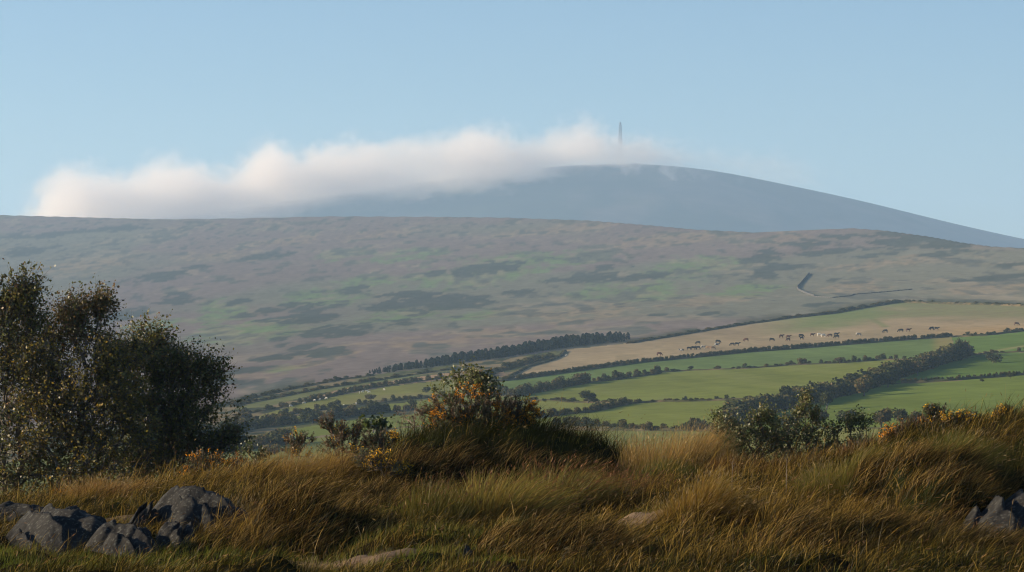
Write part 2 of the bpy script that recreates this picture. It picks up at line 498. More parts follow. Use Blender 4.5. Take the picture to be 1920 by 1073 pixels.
def build_mountain():
    xs = np.concatenate([np.linspace(-3000, -1500, 30)[:-1], np.linspace(-1500, 1700, 230), np.linspace(1700, 3600, 40)[1:]])
    ds = np.concatenate([np.linspace(5300, 7500, 60), np.linspace(7510, 8100, 60), np.linspace(8150, 10400, 30)])
    X, D = np.meshgrid(xs, ds)
    Z = mountain_z(X, D)
    nr, nc = X.shape
    idx = np.arange(nr * nc).reshape(nr, nc)
    q = np.stack([idx[:-1, :-1], idx[:-1, 1:], idx[1:, 1:], idx[1:, :-1]], -1).reshape(-1, 4)
    n1 = fbm(X / 260.0, D / 500.0, 4)
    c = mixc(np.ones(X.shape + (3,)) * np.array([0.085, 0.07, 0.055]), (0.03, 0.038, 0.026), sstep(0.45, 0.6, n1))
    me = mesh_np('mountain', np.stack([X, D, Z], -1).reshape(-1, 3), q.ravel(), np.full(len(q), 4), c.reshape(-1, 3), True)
    tag(obj('mountain', me, M_MOUNT), 'blue grey mountain with a rounded summit under drifting cloud', None, None, 'structure')


build_mountain()

# lowland sheet under everything, out past the mountain
me = mesh_np('lowland', [(-9000, -900, -68), (9000, -900, -68), (9000, 12500, -68), (-9000, 12500, -68)], [0, 1, 2, 3], [4], (0.10, 0.12, 0.06))
tag(obj('lowland_ground', me, M_LAND), 'flat green lowland', None, None, 'structure')

# ------------------------------------------------------------------ the knoll in front
_kd = np.array([3, 12, 20, 25, 27.5, 29, 31, 32.5, 34, 36, 38.6, 40, 42, 45, 50, 60, 75, 100], float)
_kp = np.array([-700, 0, 200, 400, 560, 700, 850, 1000, 1090, 1150, 1250, 1400, 1550, 1700, 1850, 2000, 2600], float)


def _zrow(d, pys):
    return [-(p - HY) / F * d for p in pys]


_KZ = np.array([
    [-1.65] * 17,
    [-1.9] * 17,
    [-2.1] * 17,
    #              -700  0     200   400   560   700   850   1000  1090  1150  1250  1400  1550  1700  1850  2000 2600
    _zrow(25.0,  [1080, 1082, 1080, 1078, 1085, 1090, 1092, 1092, 1088, 1085, 1080, 1078, 1080, 1085, 1088, 1088, 1085]),
    _zrow(27.5,  [1044, 1045, 1044, 1042, 1046, 1050, 1052, 1046, 1040, 1036, 1030, 1032, 1040, 1046, 1050, 1050, 1045]),
    _zrow(29.0,  [1026, 1024, 1022, 1020, 1028, 1030, 1016, 1006, 1005, 1004, 1000, 1008, 1020, 1026, 1028, 1028, 1025]),
    _zrow(31.0,  [ 998,  994,  990,  990, 1002,  998,  988,  984,  984,  982,  974,  982,  996, 1002,  992,  985,  990]),
    _zrow(32.5,  [ 985,  978,  975,  965,  978,  976,  970,  968,  968,  966,  956,  956,  956,  950,  930,  915,  920]),
    _zrow(34.0,  [ 972,  968,  965,  945,  952,  960,  958,  956,  956,  952,  940,  934,  924,  898,  868,  850,  850]),
    _zrow(36.0,  [ 960,  960,  952,  936,  930,  946,  952,  952,  950,  942,  922,  912,  900,  862,  832,  818,  815]),
    _zrow(38.6,  [ 952,  954,  946,  928,  905,  916,  930,  934,  932,  920,  906,  898,  886,  850,  820,  806,  800]),
    _zrow(40.0,  [ 948,  950,  942,  920,  893,  868,  838,  842,  846,  878,  896,  890,  882,  850,  822,  808,  800]),
    _zrow(42.0,  [ 948,  950,  944,  922,  896,  862,  828,  830,  836,  872,  898,  896,  888,  858,  832,  815,  805]),
    _zrow(45.0,  [ 952,  955,  950,  935,  915,  890,  850,  850,  862,  895,  915,  912,  905,  880,  860,  840,  830]),
    _zrow(50.0,  [ 965,  968,  962,  955,  950,  945,  930,  930,  935,  950,  955,  955,  950,  940,  925,  915,  915]),
    [-5.6] * 17, [-11.0] * 17, [-23.0] * 17])
_KZ[8:13, 13:] += np.array([0.08, 0.13, 0.14, 0.13, 0.10])[:, None]
_gp = np.linspace(-700, 2600, 441); _gd = np.concatenate([np.linspace(3, 20, 20)[:-1], np.linspace(20, 60, 201)[:-1], np.linspace(60, 100, 12)])
_t = np.stack([np.interp(_gp, _kp, r) for r in _KZ])
_t = np.stack([np.interp(_gd, _kd, _t[:, j]) for j in range(_t.shape[1])], 1)


def _blur(a, ax, k):
    w = np.exp(-0.5 * (np.arange(-3 * k, 3 * k + 1) / k) ** 2); w /= w.sum()
    pad = [(0, 0), (0, 0)]; pad[ax] = (3 * k, 3 * k)
    b = np.pad(a, pad, mode='edge')
    return np.apply_along_axis(lambda v: np.convolve(v, w, 'valid'), ax, b)


_t = _blur(_t, 1, 4)
_t[19:220] = _blur(_t[14:225], 0, 2)[5:-5]


# turf banks with a steep face towards the eye: px range, edge distance, height, run-back
BANKS = [(690, 1190, 39.0, 0.20, 3.0), (1560, 2300, 32.4, 0.46, 2.0), (430, 720, 29.3, 0.36, 1.6), (890, 1190, 27.0, 0.30, 1.6), (1270, 1400, 29.6, 0.25, 1.2), (400, 500, 32.6, 0.32, 1.4),
         (1420, 1700, 27.6, 0.28, 1.5), (1640, 2000, 28.2, 0.25, 1.5), (480, 760, 35.6, 0.18, 1.8), (1640, 1880, 30.4, 0.55, 1.4)]  # last bank added so its hump throws shade on the right-hand outcrop


def banks(px, x, d):
    z = 0.0
    wob = (fbm(x / 0.6 + 40, d * 0 + 3.3, 3) - 0.5) * 1.6
    for (a, b, e, h, run) in BANKS:
        w = sstep(a, a + 70, px) * (1 - sstep(b - 70, b, px))
        t = d - (e + wob)
        z = z + w * h * (0.25 + 1.5 * fbm(x / 0.55 + e, d * 0 + e, 2)) * sstep(-0.45, 0.05, t) * np.exp(-np.maximum(t, 0) / run)
    return z


def knoll_z(x, d, bumps=True):
    x = np.asarray(x, float); d = np.asarray(d, float)
    px = np.clip(HX + F * x / d, -699, 2599)
    fi = (px + 700) / (3300 / 440.0)
    i0 = np.clip(np.floor(fi).astype(int), 0, 439); fx = fi - i0
    fj = np.interp(d, _gd, np.arange(len(_gd)))
    j0 = np.clip(np.floor(fj).astype(int), 0, len(_gd) - 2); fy = fj - j0
    z = (_t[j0, i0] * (1 - fx) + _t[j0, i0 + 1] * fx) * (1 - fy) + (_t[j0 + 1, i0] * (1 - fx) + _t[j0 + 1, i0 + 1] * fx) * fy
    z = z + banks(px, x, d)
    if bumps:
        z = z + (fbm(x / 1.0, d / 1.0, 3) - 0.5) * 0.52 + (fbm(x / 2.2 + 15, d / 1.6 + 2, 2) - 0.5) * 0.30 * (1 - sstep(35, 37, d)) + (fbm(x / 0.33 + 9, d / 0.33, 2) - 0.5) * 0.07
    return z


def gpt(px, d, up=0.0):
    x = (px - HX) / F * d
    return np.array([x, d, float(knoll_z(x, d)) + up])


def blob(px, d, cx, cd, rx, rd):
    return np.clip(1.0 - ((px - cx) / rx) ** 2 - ((d - cd) / rd) ** 2, 0, 1)


# bare trodden patches: (px, d, rx, rd)
BARE = [(1215, 31.0, 95, 0.7), (880, 37.4, 100, 0.45), (590, 26.9, 250, 0.9), (300, 25.4, 160, 0.5), (205, 32.6, 60, 0.7)]


def bare_mask(px, d):
    m = np.zeros(np.shape(px))
    for b in BARE: m = np.maximum(m, blob(px, d, *b))
    return sstep(0.05, 0.5, m)


def build_knoll():
    pxs = np.concatenate([np.linspace(-700, -150, 24)[:-1], np.arange(-150, 2080, 8.5), np.linspace(2080, 2600, 24)])
    ds = np.concatenate([np.linspace(3, 22, 24)[:-1], np.arange(22, 46, 0.115), np.linspace(46, 100, 60)])
    PX, D = np.meshgrid(pxs, ds)
    X = (PX - HX) / F * D
    Z = knoll_z(X, D)
    n = fbm(X / 0.8, D / 0.8, 4)
    c = mixc(np.ones(X.shape + (3,)) * np.array([0.016, 0.013, 0.007]), (0.014, 0.017, 0.006), sstep(0.45, 0.6, n))  # soil colour darkened to deepen the shade between tussocks
    c = mixc(c, (0.19, 0.135, 0.095), bare_mask(PX, D) * 0.85)
    nr, nc = X.shape
    idx = np.arange(nr * nc).reshape(nr, nc)
    q = np.stack([idx[:-1, :-1], idx[:-1, 1:], idx[1:, 1:], idx[1:, :-1]], -1).reshape(-1, 4)
    me = mesh_np('knoll_ground', np.stack([X, D, Z], -1).reshape(-1, 3), q.ravel(), np.full(len(q), 4), c.reshape(-1, 3), True)
    tag(obj('knoll_ground', me, M_SOIL), 'rough grassy knoll with trodden earth patches', None, None, 'structure')


build_knoll()


# ------------------------------------------------------------------ grass
def blades(base, h, lean, width, c0, c1, r, curve=1.0, heads=None, hcol=None, levels=(0, 0.38, 0.74, 1.0)):
    """curved tapering blades; lean (N,2) horizontal offset of the tip as a share of the height"""
    N = len(base)
    t = np.array(levels)
    lh = np.linalg.norm(lean, axis=1)
    drop = 1 - 0.30 * np.minimum(lh, 1.6)[:, None] * t[None] ** 2
    pos = np.empty((N, len(t), 3))
    for k in range(2):
        pos[:, :, k] = base[:, None, k] + (lean[:, k] * h)[:, None] * (t[None] ** (1 + 0.7 * curve))
    pos[:, :, 2] = base[:, None, 2] - 0.02 + h[:, None] * t[None] * drop
    ang = r.random(N) * np.pi
    wv = np.stack([np.cos(ang), np.sin(ang) * 0.6, np.zeros(N)], 1) * width[:, None] * 0.5
    prof = 1 - 0.75 * t ** 1.5
    L = len(t)
    left = pos[:, :-1] - wv[:, None] * prof[None, :-1, None]
    right = pos[:, :-1] + wv[:, None] * prof[None, :-1, None]
    V = np.concatenate([left, right, pos[:, -1:]], 1)           # L-1, L-1, 1
    nv = 2 * L - 1
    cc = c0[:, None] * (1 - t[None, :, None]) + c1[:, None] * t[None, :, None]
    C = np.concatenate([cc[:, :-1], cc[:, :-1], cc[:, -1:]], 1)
    off = (np.arange(N) * nv)[:, None]
    fl = []; sz = []
    qs = [np.concatenate([off + i, off + L - 1 + i, off + L + i, off + i + 1], 1) for i in range(L - 2)]
    q = np.stack(qs, 1).reshape(-1, 4)
    tr = np.concatenate([off + L - 2, off + 2 * L - 3, off + 2 * L - 2], 1)
    Vs = [V.reshape(-1, 3)]; Cs = [C.reshape(-1, 3)]
    flat = [q.ravel(), tr.ravel()]; sizes = [np.full(len(q), 4), np.full(len(tr), 3)]
    n0 = N * nv
    if heads is not None and heads.any():
        tip = pos[heads, -1]; prev = pos[heads, -2]
        dirv = tip - prev; dirv /= np.linalg.norm(dirv, axis=1, keepdims=True)
        ln = (0.035 + 0.035 * r.random(heads.sum()))[:, None]
        wd = (width[heads] * (0.35 + 0.35 * r.random(heads.sum())))[:, None]
        sv = np.stack([np.ones(len(tip)), r.normal(size=len(tip)) * 0.4, r.normal(size=len(tip)) * 0.3], 1)
        sv -= dirv * (sv * dirv).sum(1, keepdims=True); sv /= np.linalg.norm(sv, axis=1, keepdims=True)
        a = tip - dirv * ln * 0.3; b = tip + dirv * ln * 0.3 + sv * wd; c = tip + dirv * ln; d_ = tip + dirv * ln * 0.3 - sv * wd
        HV = np.stack([a, b, c, d_], 1).reshape(-1, 3)
        Vs.append(HV); Cs.append(np.repeat(hcol[heads], 4, 0))
        hq = np.arange(len(HV)).reshape(-1, 4) + n0
        flat.append(hq.ravel()); sizes.append(np.full(len(hq), 4))
    return np.concatenate(Vs), np.concatenate(flat), np.concatenate(sizes), np.concatenate(Cs)


def scatter(n, r, d0=22.5, d1=45.5, p0=-130, p1=2060):
    d = np.sqrt(r.random(n) * (d1 * d1 - d0 * d0) + d0 * d0)
    px = p0 + (p1 - p0) * r.random(n)
    return px, d, (px - HX) / F * d


# hard outcrops (px, py_bottom, d, width_px, height_px); grass thins out on them
ROCKS = [  # px, d, width, height, depth (m), tilt, yaw, label
    (100, 29.3, 1.35, 0.44, 2.0, 0.5, 0.35, 'large ribbed grey rock slab sloping beside the birch trees'),
    (30, 32.4, 1.3, 0.26, 1.0, 0.1, 0.1, 'low flat grey rock edge under the birch trunk'),
    (225, 28.4, 0.75, 0.34, 1.3, 0.5, 0.5, 'pale lichen covered boulder low between two larger outcrops'),
    (258, 30.6, 0.36, 0.26, 0.6, 0.6, -0.3, 'small pointed grey rock above the lichen boulder'),
    (368, 30.8, 1.3, 0.50, 1.6, 0.4, 0.4, 'dark rounded rock outcrop crowning the bank below the small gorse bush'),
    (325, 29.2, 0.62, 0.28, 0.9, 0.4, 0.2, 'bluish lichen stone lying against the dark rounded outcrop'),
    (1905, 29.6, 1.4, 0.40, 2.0, 0.2, -0.2, 'shaded grey outcrop with a pale edge beneath the overhanging grass bank'),
    (882, 26.3, 0.17, 0.15, 0.15, 0.2, 0.7, 'small loose grey stone beside the trodden path'),
]


def rock_mask(px, d):
    m = np.zeros(np.shape(px))
    for (rp, rd, w, h, dp, *_) in ROCKS:
        m = np.maximum(m, blob(px, d, rp, rd - 0.1, w / rd * F * 0.47, dp * 0.42))
    return m > 0.12


WIND = np.array([0.62, -0.12])


def build_tall_grass():
    r = np.random.default_rng(21)
    # tussock centres
    NT = 4600
    tp_, td_, tx_ = scatter(NT, r)
    tq = fbm(tx_ / 1.2 + 3, td_ / 1.2 + 8, 3)
    per = (26 + 90 * np.clip(tq - 0.3, 0, 1) * (0.5 + r.random(NT))).astype(int)
    rad = 0.10 + 0.16 * r.random(NT)
    ti = np.repeat(np.arange(NT), per)
    a = r.random(len(ti)) * 6.283; q = np.sqrt(r.random(len(ti))) * rad[ti]
    x = tx_[ti] + np.cos(a) * q; d = td_[ti] + np.sin(a) * q
    px = HX + F * x / d
    th = (0.6 + 0.9 * r.random(NT))[ti]
    tcol = r.normal(size=NT)[ti]
    rl = np.stack([np.cos(a), np.sin(a)], 1) * (q / rad[ti])[:, None]
    # loose blades between the tussocks
    NL = 60000
    p2, d2, x2 = scatter(NL, r)
    px = np.concatenate([px, p2]); d = np.concatenate([d, d2]); x = np.concatenate([x, x2])
    th = np.concatenate([th, 0.45 + 0.5 * r.random(NL)]); tcol = np.concatenate([tcol, r.normal(size=NL)]); rl = np.concatenate([rl, r.normal(size=(NL, 2)) * 0.4])
    N = len(px)
    big = fbm(x / 2.3, d / 2.3 + 4, 2)
    turf = np.maximum.reduce([blob(px, d, 330, 27.0, 430, 1.5), blob(px, d, 880, 28.7, 330, 0.9) * 1.3, blob(px, d, 700, 25.7, 430, 1.5) * 1.2, blob(px, d, 690, 33.6, 130, 0.8) * 1.2, blob(px, d, 1150, 30.4, 170, 0.8), blob(px, d, 30, 25.2, 260, 1.6)])
    rush = np.maximum(blob(px, d, 980, 33.2, 290, 2.6), blob(px, d, 1230, 35.2, 180, 1.6))
    keep = r.random(N) > bare_mask(px, d) * 0.97
    keep &= ~rock_mask(px, d)
    keep &= r.random(N) > sstep(0.05, 0.5, turf) * 0.9
    keep &= r.random(N) > sstep(0.05, 0.6, rush) * 0.6
    keep &= r.random(N) > sstep(43, 45.5, d) * 0.8
    px, d, x, big, th, tcol, rl = (v[keep] for v in (px, d, x, big, th, tcol, rl))
    N = len(px)
    z = knoll_z(x, d)
    gold = np.clip(np.maximum.reduce([blob(px, d, 1400, 31, 420, 7), blob(px, d, 540, 39.3, 150, 2.2), blob(px, d, 260, 38, 280, 3), blob(px, d, 1280, 40, 170, 2), blob(px, d, 500, 30.5, 150, 3)]) * 1.6, 0, 1)
    green = np.clip(np.maximum.reduce([blob(px, d, 950, 39.5, 260, 2.6), blob(px, d, 1600, 34.5, 180, 2.0) * 0.7, blob(px, d, 1260, 38.6, 70, 1.6)]) * 1.6, 0, 1)
    russ = np.clip(np.maximum.reduce([blob(px, d, 1560, 37.5, 330, 3.5), blob(px, d, 1750, 31, 300, 3.0), blob(px, d, 1420, 29.5, 260, 2), blob(px, d, 650, 31, 140, 2.5)]) * 1.4, 0, 1)
    h = (0.10 + 0.17 * r.random(N) ** 1.3) * th * (0.7 + 0.6 * big) * (1 + 0.35 * gold + 0.25 * russ)
    crest = np.clip(np.maximum.reduce([blob(px, d, 1850, 36, 330, 3.2), blob(px, d, 1450, 39.5, 330, 2.5) * 0.7, blob(px, d, 300, 38.5, 330, 2.5) * 0.7, blob(px, d, 950, 40.5, 250, 2)]) * 1.5, 0, 1)
    h = np.clip(h * (1 + 0.55 * crest), 0.05, 0.55)
    base = np.stack([x, d, z], 1)
    wob = np.stack([fbm(x / 0.7 + 20, d / 0.7, 2) - 0.5, fbm(x / 0.7, d / 0.7 + 31, 2) - 0.5], 1) * 1.2
    lean = WIND[None] * (0.6 + 1.0 * r.random(N))[:, None] + wob + rl * 0.6 + r.normal(size=(N, 2)) * 0.36
    lean *= np.exp(r.normal(size=N) * 0.42)[:, None]
    w = 0.0042 + 0.0045 * r.random(N)
    straw = np.array([0.40, 0.255, 0.050]); gcol = np.array([0.100, 0.112, 0.014]); rcol = np.array([0.160, 0.070, 0.018])
    f = np.clip(0.45 + (big - 0.5) * 1.2 + 0.45 * gold - 0.75 * green + tcol * 0.20 + r.normal(size=N) * 0.15, 0, 1)
    tip = gcol[None] * (1 - f)[:, None] + straw[None] * f[:, None]
    rm = (r.random(N) < 0.10 + 0.45 * russ)
    tip[rm] = tip[rm] * 0.3 + rcol * 0.7
    bl = r.random(N) < 0.19 + 0.20 * gold - 0.17 * green
    tip = np.where(bl[:, None], tip * 0.35 + np.array([0.64, 0.40, 0.075])[None] * 0.7, tip * 0.16)  # few blades brightened, most darkened: sunlit tips and deep shade put into colour
    tip *= (0.65 + 0.6 * r.random(N))[:, None]
    bot = gcol[None] * 0.3 * (1 - f)[:, None] + np.array([0.035, 0.022, 0.005])[None] * f[:, None]  # dark roots: shade inside the tussocks painted in
    heads = r.random(N) < 0.03 + 0.05 * gold
    h = np.where(heads, h * 1.5, h)
    hc = np.where((r.random(N) < 0.5)[:, None], np.array([[0.34, 0.23, 0.10]]), np.array([[0.20, 0.105, 0.045]]))
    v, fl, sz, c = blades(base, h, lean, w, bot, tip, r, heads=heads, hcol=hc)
    me = mesh_np('tall_grass', v, fl, sz, c)
    tag(obj('tall_grass', me, M_GRASS), 'dry golden moor grass bent over by wind across the knoll', 'grass', None, 'stuff')
    print('grass blades', N)


build_tall_grass()


def build_bank_grass():
    r = np.random.default_rng(23)
    X = []; D = []
    for (a, b, e, h, run) in BANKS:
        n = int((b - a) * e / F * 1900)
        px = a + (b - a) * r.random(n)
        x = (px - HX) / F * e
        wob = (fbm(x / 0.6 + 40, x * 0 + 3.3, 3) - 0.5) * 1.6
        dd = e + wob + r.uniform(-0.55, 0.25, n)
        X.append((px - HX) / F * dd); D.append(dd)
    x = np.concatenate(X); d = np.concatenate(D); px = HX + F * x / d
    k = ~rock_mask(px, d) & (px > -130) & (px < 2050)
    x, d, px = x[k], d[k], px[k]
    N = len(x)
    base = np.stack([x, d, knoll_z(x, d)], 1)
    h = (0.12 + 0.24 * r.random(N)) * (0.5 + 1.0 * fbm(x / 0.4, d / 0.4, 2))
    lean = np.stack([0.75 + 0.5 * r.random(N), -0.35 - 0.6 * r.random(N)], 1) * (0.5 + 0.7 * r.random(N))[:, None] + r.normal(size=(N, 2)) * 0.25
    dark = np.array([0.020, 0.016, 0.005]); tawny = np.array([0.15, 0.082, 0.022]); pale = np.array([0.46, 0.31, 0.10]); gr = np.array([0.03, 0.038, 0.008])
    pick = r.random(N)
    tip = np.where((pick < 0.35)[:, None], dark, np.where((pick < 0.62)[:, None], tawny, np.where((pick < 0.8)[:, None], gr, pale))) * (0.7 + 0.6 * r.random(N))[:, None]
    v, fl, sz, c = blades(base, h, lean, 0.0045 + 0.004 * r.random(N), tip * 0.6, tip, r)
    tag(obj('bank_grass', mesh_np('bank_grass', v, fl, sz, c), M_GRASS), 'tawny grass hanging over the edges of the turf banks', 'grass', None, 'stuff')


build_bank_grass()


def build_turf():
    r = np.random.default_rng(22)
    N = 170000
    px, d, x = scatter(N, r, 23.5, 43)
    turf = np.maximum.reduce([blob(px, d, 330, 27.0, 470, 1.9), blob(px, d, 880, 28.7, 360, 1.1) * 1.3, blob(px, d, 700, 25.7, 460, 1.7) * 1.2, blob(px, d, 690, 33.6, 160, 1.1) * 1.2, blob(px, d, 30, 25.2, 300, 1.8), blob(px, d, 1180, 31.2, 200, 1.2) * 0.6])
    n = fbm(x / 0.5, d / 0.5, 3)
    keep = (r.random(N) < 0.16 + 1.5 * turf + 0.5 * (n - 0.5)) & ~rock_mask(px, d) & (r.random(N) > bare_mask(px, d) * 0.8)
    px, d, x, n, turf = (a[keep] for a in (px, d, x, n, turf))
    N = len(px)
    base = np.stack([x, d, knoll_z(x, d)], 1)
    h = 0.05 + 0.10 * r.random(N) * (0.6 + n)
    lean = WIND[None] * 0.5 + r.normal(size=(N, 2)) * 0.35
    g = np.array([0.10, 0.13, 0.014]); y = np.array([0.24, 0.18, 0.04])
    f = np.clip(0.35 + (n - 0.5) * 1.8 + r.normal(size=N) * 0.25 - 0.35 * (px < 560) * turf, 0, 1)
    tip = g[None] * (1 - f)[:, None] + y[None] * f[:, None]
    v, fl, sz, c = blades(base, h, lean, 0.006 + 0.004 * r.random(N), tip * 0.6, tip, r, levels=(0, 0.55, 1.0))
    me = mesh_np('short_turf', v, fl, sz, c)
    tag(obj('short_turf', me, M_GRASS), 'short green and yellow turf between the tussocks and along the path', 'grass', None, 'stuff')


build_turf()


def tussock(name, px, d, rad, hmin, hmax, n, seed, label, tipc, botc, stiff=0.5, width=0.006, headp=0.2, headc=(0.5, 0.36, 0.17), cat='grass tuft', group=None, wind=1.0, squash=0.8):
    hmin *= 0.85; hmax *= 0.85; width *= 0.75
    r = np.random.default_rng(seed)
    a = r.random(n) * 2 * np.pi; q = np.sqrt(r.random(n)) * rad
    loc = gpt(px, d)
    bx = np.cos(a) * q; by = np.sin(a) * q * squash
    bz = knoll_z(loc[0] + bx, loc[1] + by) - loc[2]
    base = np.stack([bx, by, bz], 1)
    h = (hmin + (hmax - hmin) * r.random(n)) * (1 - 0.35 * (q / rad) ** 2)
    lean = np.stack([bx, by], 1) / rad * (1 - stiff) * 1.1 + WIND[None] * wind * (0.4 + 0.5 * r.random(n))[:, None] * (1 - stiff * 0.5) + r.normal(size=(n, 2)) * 0.12
    tc = 0.72 * np.array(tipc)[None] * np.array([1.0, 0.93, 0.7])[None] * (0.7 + 0.6 * r.random(n))[:, None] * (1 + 0.25 * r.normal(size=(n, 3)) * np.array([0.4, 0.2, 0.2]))
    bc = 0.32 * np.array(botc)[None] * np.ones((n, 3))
    heads = r.random(n) < headp
    hc = 0.65 * np.array(headc)[None] * (0.7 + 0.6 * r.random(n))[:, None]
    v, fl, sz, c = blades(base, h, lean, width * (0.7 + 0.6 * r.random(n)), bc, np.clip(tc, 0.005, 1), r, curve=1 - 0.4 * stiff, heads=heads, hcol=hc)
    me = mesh_np(name, v, fl, sz, c)
    return tag(obj(name, me, M_GRASS, loc=loc), label, cat, group)


STRAW = (0.46, 0.31, 0.12); STRAWB = (0.22, 0.15, 0.06); RUSHG = (0.20, 0.175, 0.045); RUSHB = (0.05, 0.07, 0.018)
tussock('grass_tussock', 1262, 39.6, 0.8, 0.45, 1.15, 4200, 101, 'tall pale feathery grass tuft standing against the green valley field', (0.56, 0.39, 0.16), (0.16, 0.14, 0.04), 0.78, 0.0075, 0.6)
tussock('grass_tussock', 1240, 38.2, 0.45, 0.35, 0.75, 1700, 102, 'dark green spiky tuft in front of the tall pale feathery grass', (0.14, 0.16, 0.035), (0.04, 0.055, 0.015), 0.6, 0.007, 0.03)
tussock('grass_tussock', 560, 39.4, 0.66, 0.3, 0.8, 3200, 103, 'golden rounded grass tuft below the small round gorse bush', (0.50, 0.33, 0.12), STRAWB, 0.3, 0.006, 0.3)
tussock('grass_tussock', 480, 39.2, 0.5, 0.22, 0.5, 2000, 104, 'low golden grass tuft between the birch trees and the round gorse bush', (0.48, 0.31, 0.11), STRAWB, 0.3, 0.006, 0.3)
tussock('grass_tussock', 470, 31.0, 0.62, 0.3, 0.62, 3000, 105, 'long tawny grass tuft hanging over beside the dark rounded outcrop', (0.42, 0.25, 0.09), (0.16, 0.09, 0.035), 0.1, 0.006, 0.3)
tussock('grass_tussock', 205, 37.2, 0.55, 0.25, 0.55, 2400, 106, 'bright tawny grass tuft at the foot of the birch trees', (0.46, 0.28, 0.11), STRAWB, 0.3, 0.006, 0.35)
tussock('grass_tussock', 600, 26.2, 0.22, 0.10, 0.24, 700, 107, 'small bleached grass tuft beside the trodden path', (0.55, 0.42, 0.26), (0.3, 0.22, 0.12), 0.1, 0.006, 0.1)
tussock('rush_tussock', 815, 31.6, 0.42, 0.5, 0.95, 900, 111, 'upright spiky rush clump beside the dark hollow', RUSHG, RUSHB, 0.75, 0.010, 0.2, (0.22, 0.11, 0.05), 'rush clump')
tussock('rush_tussock', 940, 32.2, 0.6, 0.5, 1.0, 1700, 112, 'broad rush clump combed flat by wind with pale glinting stems', (0.40, 0.32, 0.10), RUSHB, 0.3, 0.014, 0.15, (0.25, 0.13, 0.06), 'rush clump', None, 1.4)  # pale stem colour stands in for the glints
tussock('rush_tussock', 1050, 33.4, 0.6, 0.45, 0.9, 1500, 113, 'brown tipped rush clump in the middle of the rush bed', (0.28, 0.23, 0.08), RUSHB, 0.35, 0.013, 0.35, (0.26, 0.12, 0.05), 'rush clump', None, 1.3)
tussock('rush_tussock', 1165, 34.4, 0.55, 0.4, 0.75, 1200, 114, 'reddish rush clump at the end of the rush bed near the earth patch', (0.22, 0.13, 0.055), RUSHB, 0.4, 0.009, 0.4, (0.3, 0.14, 0.06), 'rush clump', None, 1.1)
tussock('grass_tussock', 1330, 29.4, 0.6, 0.3, 0.62, 3000, 115, 'large amber grass tussock beside the bare earth patch', (0.44, 0.29, 0.075), (0.16, 0.11, 0.03), 0.3, 0.006, 0.25)
tussock('grass_tussock', 1600, 33.4, 0.7, 0.3, 0.6, 3000, 116, 'yellow green grass tussock on the brow above the shaded bank', (0.30, 0.27, 0.075), (0.1, 0.1, 0.03), 0.2, 0.006, 0.2)
tussock('grass_tussock', 1800, 33.2, 0.8, 0.3, 0.6, 3000, 117, 'windswept green grass tussock overhanging the shaded grey outcrop', (0.22, 0.23, 0.06), (0.06, 0.07, 0.02), 0.1, 0.006, 0.15)
tussock('grass_tussock', 1400, 38.5, 0.7, 0.25, 0.5, 2400, 118, 'russet dry grass tussock at the foot of the broad bramble', (0.34, 0.19, 0.075), (0.10, 0.06, 0.025), 0.35, 0.006, 0.15)
tussock('grass_tussock', 1530, 38.6, 0.7, 0.25, 0.5, 2400, 119, 'brown withered grass tussock under the upright willow shrub', (0.27, 0.15, 0.065), (0.09, 0.05, 0.02), 0.35, 0.006, 0.12)
tussock('grass_tussock', 1640, 37.8, 0.6, 0.25, 0.5, 2000, 120, 'rusty dry grass tussock in front of the sparse willow shrub', (0.30, 0.16, 0.06), (0.09, 0.05, 0.02), 0.35, 0.006, 0.12)
for (px_, d_, lab_) in ((1372, 33.6, 'tall dead plant stem standing in front of the leafy bramble shrub'), (1474, 33.8, 'tall dead plant stem standing near the willow sprig')):
    g = gpt(px_, d_)
    h_ = 0.52 if px_ < 1400 else 0.46
    v, fq = tubes([(0, 0, -0.05), (0.004, 0, h_ * 0.55)], [(0.004, 0, h_ * 0.55), (0.012, 0, h_)], [0.0045, 0.004], [0.004, 0.002], 5)
    vb, fb = tubes([(0.01, 0, h_ * 0.85), (0.01, 0, h_ * 0.93), (0.012, 0, h_)], [(0.06, 0.01, h_ * 0.97), (-0.03, 0, h_ * 1.03), (0.03, 0, h_ * 1.1)], [0.002] * 3, [0.001] * 3, 4)
    vv, ff, ss, cc = join_parts([(v, fq, None), (vb, fb, None)])
    tag(obj('dead_plant', mesh_np('dead_plant', vv, ff, ss), M_TWIG, loc=g), lab_, 'dead plant')


